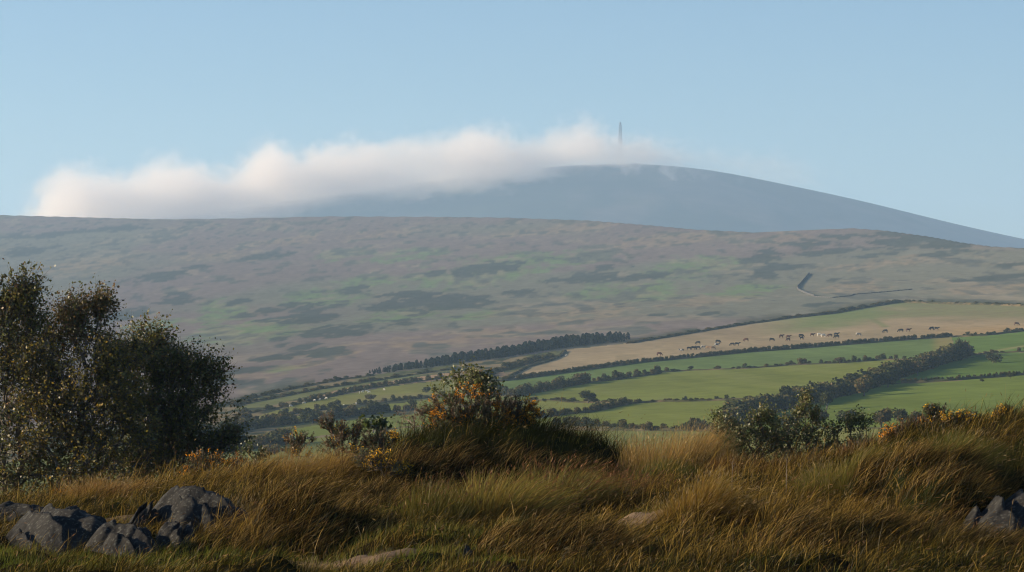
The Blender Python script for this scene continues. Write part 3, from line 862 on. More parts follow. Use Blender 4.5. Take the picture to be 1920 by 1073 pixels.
# ------------------------------------------------------------------ rocks
def rock_mesh(w, h, dp, tilt, seed):
    """outcrop: slanting ribs with steep lee faces, broken by joints, sinking into the turf at its rim"""
    r = np.random.default_rng(seed)
    nu, nv_ = 90, 60
    U, Vv = np.meshgrid(np.linspace(-1, 1, nu), np.linspace(-1, 1, nv_))
    ang = np.arctan2(Vv, U)
    lim = 0.86 + 0.26 * (fbm(np.cos(ang) * 1.6 + seed, np.sin(ang) * 1.6 + seed, 3) - 0.5) * 2
    rr = (np.abs(U) ** 2.6 + np.abs(Vv) ** 2.6) ** (1 / 2.6) / lim
    env = np.clip(1 - rr ** 3.5, -0.4, 1)
    warp = (fbm(U * 1.6 + seed, Vv * 1.6 + 7, 3) - 0.5)
    t = (U * 0.92 + Vv * 0.42) * (1.1 + 0.9 * min(w, 1.2)) + warp * 1.6 + seed * 0.31
    fr = t - np.floor(t)
    rib = np.where(fr < 0.78, fr / 0.78, (1 - fr) / 0.22)          # long sunny back, short steep face
    t2 = (Vv * 0.95 - U * 0.3) * 1.7 + warp * 1.1 + (seed * 0.17) % 1
    f2 = t2 - np.floor(t2)
    step = np.floor(t2) * 0.09 + sstep(0.0, 0.18, f2) * 0.09
    n = fbm(U * 5 + seed, Vv * 5, 4) - 0.5
    z = h * env * (0.56 + 0.34 * rib + step) + h * 0.09 * n * np.clip(env + 0.2, 0, 1)
    z = np.where(env < 0, env * h * 0.8, z)
    x = U * w * 0.56 + z * tilt * 0.5 + 0.02 * n
    y = Vv * dp * 0.56 + z * 0.25
    V = np.stack([x, y, z - 0.04], -1).reshape(-1, 3)
    idx = np.arange(nu * nv_).reshape(nv_, nu)
    q = np.stack([idx[:-1, :-1], idx[:-1, 1:], idx[1:, 1:], idx[1:, :-1]], -1).reshape(-1, 4)
    return mesh_np('rock', V, q.ravel(), np.full(len(q), 4), None, True)


for k, (px_, d_, w_, h_, dp_, ti_, yaw_, lab_) in enumerate(ROCKS):
    g = gpt(px_, d_)
    o = obj('rock', rock_mesh(w_, h_ + 0.15, dp_, ti_, 50 + k), M_ROCK, loc=(g[0], g[1], g[2] - 0.10))
    o.rotation_euler = (0, 0, yaw_)
    tag(o, lab_, 'rock')


# ------------------------------------------------------------------ woody plants
def woody(base, ells, n, r, wind=0.0, stems=1):
    """skeleton grown out to points spread through the crown ellipsoids -> nodes, parents, tips"""
    base = np.asarray(base, float)
    wsum = np.array([e[2] for e in ells], float); wsum /= wsum.sum()
    pts = []
    for k in range(n):
        c, rad, _ = ells[r.choice(len(ells), p=wsum)]
        v = r.normal(size=3); v /= np.linalg.norm(v)
        pts.append(np.asarray(c) + v * np.asarray(rad) * r.random() ** 0.38)
    pts = np.array(pts)
    pts = pts[np.argsort(np.linalg.norm(pts - base, axis=1))]
    nodes = [base]; par = [-1]; plen = [0.0]
    for s in range(stems):
        a = r.random() * 6.28
        q = base + np.array([math.cos(a) * 0.12 * (stems > 1), math.sin(a) * 0.12 * (stems > 1), 0.35])
        nodes.append(q); par.append(0); plen.append(0.35)
    tips = []
    for p in pts:
        A = np.array(nodes)
        dv = p - A
        dist = np.linalg.norm(dv, axis=1)
        cost = dist * 1.25 + np.array(plen) * 0.55 + np.maximum(0.0, -dv[:, 2]) * 1.5
        cost[0] += 0.3
        i = int(np.argmin(cost))
        m = 2 if dist[i] > 0.35 else 1
        prev = i
        for s in range(m):
            t = (s + 1) / (m + 1)
            q = A[i] + dv[i] * t + r.normal(size=3) * 0.03 * dist[i] + np.array([0, 0, -0.06 * dist[i] * math.sin(t * 3.14)])
            nodes.append(q); par.append(prev); plen.append(plen[prev] + dist[i] / (m + 1)); prev = len(nodes) - 1
        nodes.append(p); par.append(prev); plen.append(plen[prev] + dist[i] / (m + 1)); tips.append(len(nodes) - 1)
    return np.array(nodes), np.array(par), np.array(tips)


def limb_mesh(name, nodes, par, r_tip, power=2.3, rmax=0.09):
    n = len(nodes)
    load = np.zeros(n); has = np.zeros(n, bool)
    for i in range(n - 1, 0, -1):
        if load[i] == 0: load[i] = 1
        load[par[i]] += load[i]
    rad = np.minimum(r_tip * load ** (1 / power), rmax)
    i = np.arange(1, n)
    v, f = tubes(nodes[par[i]], nodes[i], np.minimum(rad[par[i]], rad[i] * 1.35), rad[i], 6)
    return v, f


def make_tree(name, loc, ells, n, seed, label, cat, group, leafmat, palette, leaf=0.05, twigs=6, per=6, tlen=0.35, r_tip=0.006, bark=None, rmax=0.09, wind=(0.25, 0, 0.35), stems=1, pw=2.3, bare=0.0, crown_name='crown', trunk_name='trunk', thin=None):
    r = np.random.default_rng(seed)
    loc = np.asarray(loc, float)
    root = empty(name, loc, label, cat, group)
    e2 = [(np.asarray(c) - loc, rad, w) for (c, rad, w) in ells]
    nodes, par, tips = woody((0, 0, -0.05), e2, n, r, stems=stems)
    v, f = limb_mesh('trunk', nodes, par, r_tip, pw, rmax)
    # twigs
    T = np.repeat(nodes[tips], twigs, 0)
    mid = nodes[tips].mean(0)
    out = T - mid; out /= np.maximum(np.linalg.norm(out, axis=1, keepdims=True), 1e-6)
    dirs = out * 0.55 + np.asarray(wind)[None] + r.normal(size=T.shape) * 0.55
    dirs /= np.linalg.norm(dirs, axis=1, keepdims=True)
    L = tlen * (0.4 + 0.8 * r.random(len(T)))
    E = T + dirs * L[:, None]
    tv, tf = tubes(T, E, np.full(len(T), r_tip * 0.55), np.full(len(T), r_tip * 0.2), 3)
    obj(trunk_name, mesh_np('trunk', v, f.ravel(), np.full(len(f), 4)), bark or M_BARK, root)
    # leaves
    live = r.random(len(T)) >= bare
    A = np.repeat(T[live], per, 0); B = np.repeat(E[live], per, 0)
    t = 0.1 + 0.95 * r.random(len(A))
    c = A + (B - A) * t[:, None] + r.normal(size=A.shape) * leaf * 0.7
    nl = len(c)
    sz = leaf * (0.6 + 0.7 * r.random(nl))
    lv, lf = leaf_quads(c, sz, r, 0.72)
    pal = np.array([p[0] for p in palette]); pw_ = np.array([p[1] for p in palette], float); pw_ /= pw_.sum()
    # clump-wise colour
    cid = np.repeat(np.repeat(np.arange(len(tips)), twigs)[live], per)
    ctint = r.choice(len(pal), size=len(tips), p=pw_)
    pick = np.where(r.random(nl) < 0.45, ctint[cid], r.choice(len(pal), size=nl, p=pw_))
    col = pal[pick] * (0.7 + 0.6 * r.random(nl))[:, None]
    me = mesh_np('crown', lv, lf.ravel(), np.full(nl, 4), np.repeat(col, 4, 0))
    cr = obj(crown_name, me, leafmat, root)
    tag(obj('twigs', mesh_np('twigs', tv, tf.ravel(), np.full(len(tf), 4)), bark or M_BARK, cr), None, None, None, 'stuff')
    return root, nodes, tips


BIRCH = [((0.090, 0.100, 0.024), 4), ((0.14, 0.122, 0.026), 3), ((0.055, 0.062, 0.020), 2), ((0.19, 0.14, 0.028), 1.4), ((0.13, 0.07, 0.024), 1.0)]


def E(px, py, d, rx, ry, w=1.0, rdep=None):
    c = P(px, py, d); s = d / F
    return (c, (rx * s, (rdep if rdep else (rx + ry) * 0.5 * s), ry * s), w)


GB = 'birch trees at the edge of the knoll'
trees = [
    (20, 46.5, [E(10, 650, 46.5, 45, 95, 1.3), E(32, 575, 46.5, 26, 34, 0.6), E(-60, 640, 46.5, 70, 110, 1.3), E(30, 790, 46.3, 60, 120, 1.5), E(-70, 820, 46.5, 70, 110, 1), E(40, 900, 46.2, 70, 40, 0.7)], 460, 1,
     'tallest birch tree with a high ragged top over the low rock edge'),
    (118, 47.5, [E(150, 620, 47.5, 45, 52, 1.2), E(95, 660, 47.5, 50, 70, 1.0), E(150, 740, 47.3, 70, 90, 1.3), E(130, 860, 47.3, 70, 60, 0.9), E(85, 720, 47.3, 40, 60, 0.7)], 400, 2,
     'upright brown tinged birch with a rounded head of fine twigs'),
    (160, 46.2, [E(165, 750, 46.0, 65, 60, 1.1), E(215, 690, 46.2, 40, 40, 0.6), E(90, 800, 46.0, 60, 60, 1), E(200, 850, 46, 70, 60, 1), E(215, 770, 46.2, 45, 60, 0.7), E(60, 720, 46, 40, 50, 0.5), E(150, 905, 46, 70, 25, 0.5)], 330, 3,
     'yellowing birch with golden leaves among the darker birches'),
    (262, 48.5, [E(275, 665, 48.5, 34, 36, 0.6), E(255, 730, 48.5, 60, 65, 1.2), E(300, 800, 48.3, 65, 60, 1.1), E(250, 870, 48.3, 60, 50, 1.0)], 360, 4,
     'thin topped dark birch with bare twigs at its tip'),
    (300, 47.0, [E(365, 708, 47, 34, 32, 0.9), E(340, 760, 47, 55, 45, 1.0), E(385, 835, 47, 40, 18, 0.5), E(310, 860, 47, 60, 40, 0.9), E(330, 800, 47, 50, 40, 1.0), E(415, 825, 47, 24, 10, 0.25), E(310, 735, 47, 32, 50, 0.7)], 350, 5,
     'spreading birch reaching a low branch out over the valley fields'),
    (-120, 47.0, [E(-130, 660, 47, 80, 120, 1), E(-120, 830, 47, 80, 100, 1)], 150, 6, 'birch tree half out of view beyond the tallest birch'),
]
_pr = random.Random(14)
for (px_, d_, ells_, n_, sd_, lab_) in trees:
    for (c_, rad_, w_) in list(ells_):
        for k in range(5):
            a_ = _pr.uniform(0.1, 2.7)
            cc_ = c_ + np.array([math.cos(a_) * rad_[0] * 1.05, _pr.uniform(-0.3, 0.3) * rad_[1], math.sin(a_) * rad_[2] * 1.02])
            k_ = _pr.uniform(0.10, 0.2)
            ells_.append((cc_, (k_, k_, k_ * 1.5), w_ * 0.09))
    n_ = int(n_ * 1.05)
    pal = BIRCH
    if sd_ == 3: pal = [((0.15, 0.125, 0.020), 4), ((0.26, 0.175, 0.025), 2), ((0.06, 0.065, 0.02), 2)]
    if sd_ == 2: pal = [((0.095, 0.075, 0.026), 4), ((0.14, 0.08, 0.026), 2), ((0.07, 0.08, 0.022), 3)]
    make_tree('birch_tree', gpt(px_, d_), ells_, n_, sd_, lab_, 'tree', GB, M_LEAF, pal, 0.054, 6, 6, 0.46, 0.0065, stems=3, wind=(0.35, 0, 0.45))

SALLOW = [((0.115, 0.130, 0.040), 4), ((0.075, 0.088, 0.028), 3), ((0.20, 0.19, 0.085), 1.2), ((0.16, 0.115, 0.035), 1)]
make_tree('willow_sapling', gpt(880, 41.0), [E(872, 715, 41, 38, 26, 1), E(850, 755, 41, 60, 32, 1.3), E(905, 735, 41, 32, 28, 0.7), E(860, 800, 41, 60, 25, 0.8)], 120, 31,
          'leafy willow sapling rising out of the orange flowered gorse', 'sapling', None, M_LEAF, SALLOW, 0.05, 4, 5, 0.16, 0.005, stems=4, wind=(0.1, 0, 0.7), crown_name='leaf_crown', trunk_name='stem')
make_tree('willow_sapling', gpt(700, 42.3), [E(700, 798, 42.3, 22, 7, 1)], 14, 32,
          'small dark leafy sprig above the yellow gorse', 'sapling', None, M_LEAF, [((0.05, 0.07, 0.02), 1)], 0.07, 4, 5, 0.12, 0.004, stems=2, crown_name='leaf_crown', trunk_name='stem')
make_tree('bramble_shrub', gpt(1420, 39.6), [E(1400, 815, 39.6, 60, 35, 1.3), E(1450, 825, 39.6, 50, 38, 1), E(1425, 785, 39.6, 25, 18, .4), E(1352, 795, 39.6, 22, 22, .4), E(1390, 855, 39.6, 70, 25, .9)], 190, 33,
          'broad leafy bramble shrub with glinting leaves above the valley hedges', 'shrub', None, M_LEAF, SALLOW, 0.038, 5, 6, 0.19, 0.004, stems=6, wind=(0.15, 0, 0.6), crown_name='leaf_crown', trunk_name='stem')
make_tree('willow_shrub', gpt(1500, 39.8), [E(1503, 778, 39.8, 22, 22, .7), E(1475, 815, 39.8, 50, 36, 1.3), E(1530, 825, 39.8, 35, 26, .8), E(1525, 790, 39.8, 12, 20, .3), E(1490, 850, 39.8, 45, 25, .8), E(1508, 758, 39.8, 10, 14, .25)], 130, 34,
          'upright willow shrub with pale leaf tips beside the broad bramble', 'shrub', None, M_LEAF, SALLOW, 0.038, 5, 6, 0.19, 0.004, stems=6, wind=(0.25, 0, 0.8), crown_name='leaf_crown', trunk_name='stem')
make_tree('willow_shrub', gpt(1590, 39.8), [E(1602, 800, 39.8, 32, 16, .8), E(1580, 835, 39.8, 55, 24, 1.3), E(1560, 805, 39.8, 20, 12, .4), E(1590, 860, 39.8, 50, 16, .5)], 95, 35,
          'thin willow shrub with sparse leaves next to the orange gorse bank', 'shrub', None, M_LEAF, SALLOW, 0.036, 5, 5, 0.18, 0.0035, stems=6, wind=(0.3, 0, 0.6), crown_name='leaf_crown', trunk_name='stem')
make_tree('dead_shrub', gpt(790, 40.6), [E(775, 785, 40.6, 38, 18, 1), E(800, 815, 40.6, 35, 15, 1)], 34, 36,
          'bare pale twiggy dead shrub leaning beside the willow sapling', 'dead shrub', None, M_LEAF, [((0.12, 0.07, 0.03), 1)], 0.03, 4, 2, 0.16, 0.006, bark=M_TWIG, stems=3, bare=0.6, crown_name='withered_leaves', trunk_name='stem')
make_tree('bramble_shrub', gpt(470, 42.6), [E(472, 845, 42.6, 22, 10, 1), E(490, 855, 42.6, 18, 6, 1)], 24, 37,
          'low dark leafy sprig at the edge of the birch trees', 'shrub', None, M_LEAF, [((0.05, 0.065, 0.02), 1)], 0.05, 3, 4, 0.12, 0.004, stems=2, crown_name='leaf_crown', trunk_name='stem')


def gorse(px, d, ells, n, seed, label, flower, fdens, brown=0.4, group=None, stemh=True):
    """spiny bush: woody stems, spiky shoots, blossom along the shoot tips"""
    r = np.random.default_rng(seed)
    loc = gpt(px, d)
    root = empty('gorse_bush', loc, label, 'gorse bush', group)
    e2 = [(np.asarray(c) - loc, rad, w) for (c, rad, w) in ells]
    nodes, par, tips = woody((0, 0, -0.05), e2, n, r, stems=3)
    v, f = limb_mesh('stem', nodes, par, 0.004, 2.2, 0.03)
    k = 5
    T = np.repeat(nodes[tips], k, 0)
    mid = nodes[tips].mean(0) - np.array([0, 0, 0.25])
    out = T - mid; out /= np.linalg.norm(out, axis=1, keepdims=True)
    dirs = out * 0.8 + np.array([0.1, 0, 0.35]) + r.normal(size=T.shape) * 0.42
    dirs /= np.linalg.norm(dirs, axis=1, keepdims=True)
    L = 0.07 + 0.12 * r.random(len(T))
    tv, tf = tubes(T, T + dirs * L[:, None], np.full(len(T), 0.004), np.full(len(T), 0.0015), 3)
    V, FF, S, _ = join_parts([(v, f, None), (tv, tf, None)])
    obj('stem', mesh_np('stem', V, FF, S), M_BARK, root)
    per = 15
    A = np.repeat(T, per, 0); Dr = np.repeat(dirs, per, 0); LL = np.repeat(L, per)
    t = r.random(len(A)) ** 0.8
    c = A + Dr * (LL * t)[:, None]
    sp = Dr * 0.7 + r.normal(size=A.shape) * 0.7
    sp /= np.linalg.norm(sp, axis=1, keepdims=True)
    ls = 0.020 + 0.022 * r.random(len(A))
    lv, lf = leaf_quads(c + sp * ls[:, None] * 0.5, ls, r, 0.28, axis=sp)
    g1 = np.array([0.042, 0.052, 0.014]); g2 = np.array([0.115, 0.060, 0.020])
    sh = np.repeat((r.random(len(T)) < brown), per)
    col = np.where(sh[:, None], g2[None], g1[None]) * (0.6 + 0.8 * r.random(len(A)))[:, None]
    fol = obj('foliage', mesh_np('foliage', lv, lf.ravel(), np.full(len(lf), 4), np.repeat(col, 4, 0)), M_GORSE, root)
    # blossom: sprays on some clumps
    nt = len(tips)
    q = fbm(nodes[tips][:, 0] * 3 + seed, nodes[tips][:, 2] * 3, 2)
    fl = (r.random(nt) < np.clip(fdens * (0.2 + 3.2 * (q - 0.42)), 0, 1))
    m = np.repeat(fl, k) & (r.random(len(T)) < 0.75)
    if m.any():
        pf = 9
        A = np.repeat(T[m], pf, 0); Dr = np.repeat(dirs[m], pf, 0); LL = np.repeat(L[m], pf)
        c = A + Dr * (LL * (0.45 + 0.6 * r.random(len(A))))[:, None] + r.normal(size=A.shape) * 0.012
        s = 0.016 + 0.012 * r.random(len(A))
        fv, ff = leaf_quads(c, s, r, 0.85)
        fc = np.array(flower)[None] * (0.7 + 0.5 * r.random(len(A)))[:, None] * np.array([1, 1, 1])[None]
        obj('blossom', mesh_np('blossom', fv, ff.ravel(), np.full(len(ff), 4), np.repeat(fc, 4, 0)), M_FLOWER, fol)
    return root


OR = (0.78, 0.33, 0.03); YL = (0.80, 0.46, 0.035); RU = (0.42, 0.17, 0.03)
gorse(870, 40.6, [E(840, 780, 40.6, 55, 28, 1), E(880, 770, 40.6, 45, 38, 1.2), E(895, 800, 40.6, 60, 25, 1)], 150, 61, 'orange flowered gorse bush around the foot of the willow sapling', OR, 1.4, 0.55)
gorse(960, 40.8, [E(935, 765, 40.8, 38, 30, 1.2), E(975, 780, 40.8, 34, 24, 1.2), E(955, 795, 40.8, 40, 18, .8)], 120, 62, 'dark round gorse bush with orange flowers on the mound top', OR, 1.9, 0.6)
gorse(640, 40.4, [E(645, 815, 40.4, 36, 18, 1.2), E(650, 840, 40.4, 42, 20, 1), E(615, 800, 40.4, 14, 8, .3)], 90, 63, 'dense brown gorse bush behind the yellow flowered gorse', YL, 0.25, 0.55)
gorse(705, 40.2, [E(715, 830, 40.2, 34, 12, 1), E(700, 850, 40.2, 40, 20, 1.2)], 70, 64, 'bright yellow flowered gorse bush on the slope below the leafy sprig', YL, 1.3, 0.3)
gorse(715, 39.0, [E(700, 872, 39.0, 30, 18, 1), E(735, 885, 39, 28, 12, .8)], 44, 65, 'low yellow flowered gorse in the shade of the mound', YL, 1.1, 0.2)
gorse(560, 41.4, [E(560, 830, 41.4, 24, 12, 1), E(560, 850, 41.4, 26, 10, .6)], 36, 66, 'small round gorse bush standing alone on the skyline', YL, 0.2, 0.5)
gorse(388, 40.0, [E(392, 872, 40, 34, 18, 1.2), E(370, 890, 40, 25, 18, 1)], 70, 67, 'orange flowered gorse bush at the tip of the birch branches', OR, 1.1, 0.35)
gorse(118, 38.6, [E(120, 938, 38.6, 16, 10, 1)], 20, 68, 'tiny orange flowered gorse at the foot of the birch trees', OR, 1.6, 0.4)
gorse(440, 41.0, [E(445, 880, 41, 22, 14, 1)], 24, 69, 'brown gorse tuft beside the low dark leafy sprig', RU, 0.6, 0.8)
gorse(1700, 37.6, [E(1690, 818, 37.6, 38, 16, 1), E(1720, 810, 37.6, 30, 16, 1)], 80, 70, 'orange and russet gorse bush next to the sparse willow shrub', OR, 0.9, 0.6)
gorse(1755, 37.4, [E(1752, 785, 37.4, 22, 14, 1), E(1760, 805, 37.4, 30, 14, 1)], 56, 71, 'dark green gorse bush with a pointed top on the grassy bank', YL, 0.25, 0.25)
gorse(1800, 37.2, [E(1792, 795, 37.2, 30, 10, 1), E(1820, 798, 37.2, 30, 10, 1)], 56, 72, 'flat topped gorse bush with yellow flecks on the grassy bank', YL, 0.6, 0.35)
gorse(1875, 36.8, [E(1878, 786, 36.8, 17, 11, 1.2), E(1872, 800, 36.8, 18, 8, .6)], 34, 73, 'gorse sprig in full golden flower on the grassy bank', YL, 2.4, 0.3)
gorse(1625, 38.4, [E(1630, 850, 38.4, 60, 12, 1)], 50, 74, 'low withered russet gorse below the sparse willow shrub', RU, 0.3, 0.95)


# ------------------------------------------------------------------ trees and hedges of the valley
def crown_np(r, n, size, shape='round'):
    """unit crown (radius about 1, base at z=0, height about 2): lumpy volume of leaf clumps"""
    lobes = []
    for k in range(9):
        a = r.random() * 6.28; q = 0.55 * r.random() ** 0.5
        lobes.append((np.array([math.cos(a) * q, math.sin(a) * q, 0.7 + 0.8 * r.random()]), 0.38 + 0.22 * r.random()))
    C = []
    for k in range(n):
        c, rad = lobes[r.integers(len(lobes))]
        v = r.normal(size=3); v /= np.linalg.norm(v)
        C.append(c + v * rad * (0.55 + 0.5 * r.random()))
    C = np.array(C)
    C[:, 2] = np.maximum(C[:, 2], 0.05)
    if shape == 'skirt':
        k = n // 3
        a = r.random(k) * 6.28; q = np.sqrt(r.random(k)) * 0.85
        C[:k] = np.stack([np.cos(a) * q, np.sin(a) * q, r.random(k) * 0.7], 1)
    V, Fc = leaf_quads(C, size * (0.6 + 0.8 * r.random(n)), r, 0.85)
    lum = 0.7 + 0.7 * r.random(n)
    return V, Fc, lum


def shrub_variant(seed, cols, n=420, size=0.30, shape='skirt'):
    r = np.random.default_rng(seed)
    V, Fc, lum = crown_np(r, n, size, shape)
    cc = np.array(cols)[r.integers(len(cols), size=n)] * lum[:, None]
    return mesh_np('shrub', V, Fc.ravel(), np.full(len(Fc), 4), np.repeat(cc, 4, 0))


DARKG = [(0.055, 0.064, 0.024), (0.078, 0.078, 0.032), (0.040, 0.046, 0.020)]
OLIVE = [(0.11, 0.095, 0.038), (0.075, 0.076, 0.028), (0.13, 0.095, 0.042)]
SHRUBS = [shrub_variant(200 + k, DARKG if k % 3 else OLIVE) for k in range(8)]
for m_ in SHRUBS: m_.materials.append(M_FAR)
CROWNS = [shrub_variant(220 + k, DARKG if k % 2 else OLIVE, 700, 0.24, 'round') for k in range(6)]
for m_ in CROWNS: m_.materials.append(M_FAR)


def trunk_variant(seed):
    r = np.random.default_rng(seed)
    p0 = [(0, 0, -0.1), (0.02, 0, 0.5)]; p1 = [(0.02, 0, 0.5), (0.05, 0.02, 1.0)]
    r0 = [0.09, 0.07]; r1 = [0.07, 0.05]
    for k in range(6):
        a = r.random() * 6.28
        p0.append((0.03, 0, 0.35 + 0.12 * k)); p1.append((math.cos(a) * 0.6, math.sin(a) * 0.6, 1.0 + 0.5 * r.random())); r0.append(0.04); r1.append(0.012)
    v, f = tubes(p0, p1, r0, r1, 6)
    return mesh_np('trunk', v, f.ravel(), np.full(len(f), 4))


TRUNKS = [trunk_variant(240 + k) for k in range(3)]
for m_ in TRUNKS: m_.materials.append(M_BARK)


def polyline(pts, step_m):
    """walk a polyline of photo pixels on the hillside in steps of metres"""
    W = [far_point(*p) for p in pts]
    out = []
    carry = 0.0
    for a, b, pa, pb in zip(W[:-1], W[1:], pts[:-1], pts[1:]):
        L = np.linalg.norm(b - a)
        if L < 1e-6: continue
        t = carry
        while t < L:
            q = a + (b - a) * t / L
            out.append(np.array([q[0], q[1], float(far_z(q[0], q[1]))])); t += step_m
        carry = t - L
    return np.array(out)


_sr = random.Random(77)


def hedgerow(pts, label, hmin, hmax, step, wid=1.0, gaps=0.0, bank=0.5, jitter=0.5, group='hedgerows between the valley fields', name='hedgerow', pool=SHRUBS):
    L = polyline(pts, step)
    if len(L) < 2: return
    root = empty(name, L[0], label, name.replace('_', ' '), group)
    o0 = L[0]
    # earth bank under it
    B = polyline(pts, 2.5)
    if bank > 0 and len(B) > 1:
        tgt = np.gradient(B[:, :2], axis=0); tgt /= np.maximum(np.linalg.norm(tgt, axis=1, keepdims=True), 1e-6)
        nr = np.stack([-tgt[:, 1], tgt[:, 0]], 1)
        prof = [(-1.4, -0.4), (-0.7, 0.8), (0, 1.0), (0.7, 0.8), (1.4, -0.4)]
        rows = []
        for j, (s, h) in enumerate(prof):
            hh = bank * h * (0.7 + 0.6 * fbm(B[:, 0] / 3.0 + j, B[:, 1] / 3.0, 2))
            p = B.copy(); p[:, :2] += nr * s * wid; p[:, 2] += hh
            rows.append(p - o0)
        V = np.stack(rows, 0); n = len(B)
        idx = np.arange(5 * n).reshape(5, n)
        q = np.stack([idx[:-1, :-1], idx[:-1, 1:], idx[1:, 1:], idx[1:, :-1]], -1).reshape(-1, 4)
        V = V.reshape(-1, 3)
        nn = fbm(V[:, 0] / 2.0, V[:, 1] / 4.0, 3)
        c = mixc(np.ones((len(V), 3)) * np.array([0.06, 0.06, 0.03]), (0.14, 0.11, 0.06), sstep(0.5, 0.65, nn))
        obj('bank', mesh_np('bank', V, q.ravel(), np.full(len(q), 4), c), M_LAND, root)
    for p in L:
        if _sr.random() < gaps: continue
        h = hmin + (hmax - hmin) * _sr.random() ** 1.6
        w = max(h * (0.42 + 0.25 * _sr.random()), step * 0.55) * wid
        s = obj('shrub', pool[_sr.randrange(len(pool))], None, root)
        s.location = (p[0] - o0[0] + _sr.uniform(-jitter, jitter), p[1] - o0[1] + _sr.uniform(-jitter, jitter), p[2] - o0[2] + bank * 0.5 - 0.1)
        s.rotation_euler = (0, 0, _sr.random() * 6.28)
        s.scale = (w, w, h * 0.52)
    return root


GH = 'hedgerows between the valley fields'
hedgerow(H2[:6], 'clipped dark hedge along the lower edge of the cattle pasture', 1.3, 1.8, 0.85, 1.0, 0.03, 0.6)
hedgerow(H2[5:10], 'continuous dark hedge below the strung out cattle', 1.4, 2.0, 0.85, 1.0, 0.02, 0.6)
hedgerow(H2[9:12], 'hedge running on past the tall split tree', 0.9, 2.0, 1.6, 1.0, 0.15, 0.6)
hedgerow([(944, 713), (960, 702), (990, 687), (1030, 676), (1052, 667), (1060, 658)], 'low curved field boundary around the end of the cattle pasture', 0.3, 0.7, 1.6, 0.8, 0.3, 0.8)
hedgerow([(905, 741), (970, 744), (1000, 737), (1050, 727), (1100, 717)], 'tall bushy hedgerow behind the dark round gorse bush', 1.6, 3.8, 1.9, 1.05, 0.04, 0.5)
hedgerow([(1100, 717), (1150, 712), (1220, 703), (1240, 700)], 'bushy hedgerow trailing off along the blue green field', 1.0, 3.2, 1.6, 1.0, 0.1, 0.4)
hedgerow([(1240, 699), (1300, 695), (1400, 692), (1480, 686)], 'patchy low hedge between the blue green field and the bright field', 0.6, 2.0, 2.0, 1.0, 0.35, 0.4)
hedgerow([(1480, 686), (1570, 682), (1650, 676), (1740, 674), (1790, 673)], 'patchy hedge with taller bushes leading to the tall split tree', 0.8, 2.7, 1.8, 1.0, 0.2, 0.4)
hedgerow([(985, 752), (1035, 750), (1070, 754), (1180, 756)], 'sparse low hedge under the lone round tree', 0.5, 1.3, 2.4, 1.0, 0.4, 0.4)
hedgerow([(1010, 784), (1060, 777), (1100, 774), (1130, 768), (1180, 757)], 'dark slanting hedge below the lone round tree', 0.9, 2.2, 1.3, 1.0, 0.03, 0.6)
hedgerow([(1180, 757), (1230, 753), (1300, 752), (1400, 748), (1450, 747), (1510, 744)], 'thin brown hedge across the bright green fields', 0.5, 1.5, 1.7, 0.9, 0.15, 0.5)
hedgerow([(1370, 797), (1420, 780), (1480, 763), (1550, 748), (1600, 736)], 'lower stretch of the tall diagonal hedgerow behind the bramble', 2.8, 5.0, 1.7, 1.15, 0.0, 0.6)
hedgerow([(1600, 737), (1650, 720), (1700, 703), (1760, 684), (1810, 668)], 'upper stretch of the tall diagonal hedgerow climbing to the tall split tree', 2.6, 5.2, 1.7, 1.15, 0.0, 0.6)
hedgerow([(1810, 668), (1850, 664), (1920, 660), (1990, 650)], 'thin hedge continuing from the top of the diagonal hedgerow', 0.6, 1.8, 1.8, 1.0, 0.25, 0.4)
hedgerow([(1690, 719), (1725, 717), (1780, 714), (1850, 709), (1920, 703), (1990, 697)], 'neat low hedge between the two shaded green fields', 0.9, 1.4, 0.9, 0.9, 0.03, 0.7)
hedgerow([(1040, 800), (1120, 803), (1200, 806), (1340, 807)], 'low hedge along the bottom of the bright field behind the pale feathery grass', 0.7, 2.6, 1.7, 1.1, 0.1, 0.5)
hedgerow([(440, 778), (520, 765), (600, 748), (640, 738), (700, 726), (780, 714), (850, 705)], 'scrubby dark hedge along the top of the sheep field', 0.6, 2.3, 2.1, 1.0, 0.25, 0.3)
hedgerow([(430, 797), (500, 785), (560, 774), (640, 764), (700, 756), (780, 748), (840, 742)], 'uneven hedge along the bottom of the sheep field', 0.6, 2.4, 2.0, 1.0, 0.25, 0.4)
hedgerow([(425, 815), (480, 803), (560, 793), (640, 783), (700, 776), (775, 769)], 'tall dark hedgerow of rounded bushes between two narrow green strips', 1.5, 3.8, 1.6, 1.05, 0.06, 0.4)
hedgerow([(300, 862), (420, 848), (480, 842), (540, 832)], 'dark hedgerow at the valley bottom next to the birch trees', 1.6, 4.0, 1.6, 1.15, 0.03, 0.4)
hedgerow([(440, 760), (520, 745), (600, 729), (700, 713), (800, 698), (860, 690)], 'thin scrub line below the dark plantation', 0.5, 1.7, 2.2, 1.2, 0.25, 0.3)
hedgerow([(880, 716), (920, 700), (960, 688), (1000, 678), (1040, 668)], 'straggling scrub between the plantation and the cattle pasture', 0.8, 2.8, 2.3, 1.6, 0.1, 0.3)
hedgerow([(400, 765), (480, 744), (560, 726), (640, 711), (700, 704)], 'long dark scrub line where the moor meets the narrow fields', 0.5, 1.7, 2.4, 1.0, 0.25, 0.3)
hedgerow([(1180, 643), (1300, 622), (1400, 605), (1480, 595)], 'low moorland boundary bank above the cattle pasture', 0.4, 1.4, 2.6, 1.4, 0.2, 0.8)
hedgerow([(1480, 595), (1560, 587), (1620, 577), (1690, 566)], 'broad scrubby boundary bank at the upper corner of the cattle pasture', 0.5, 1.8, 2.2, 2.0, 0.15, 0.9)
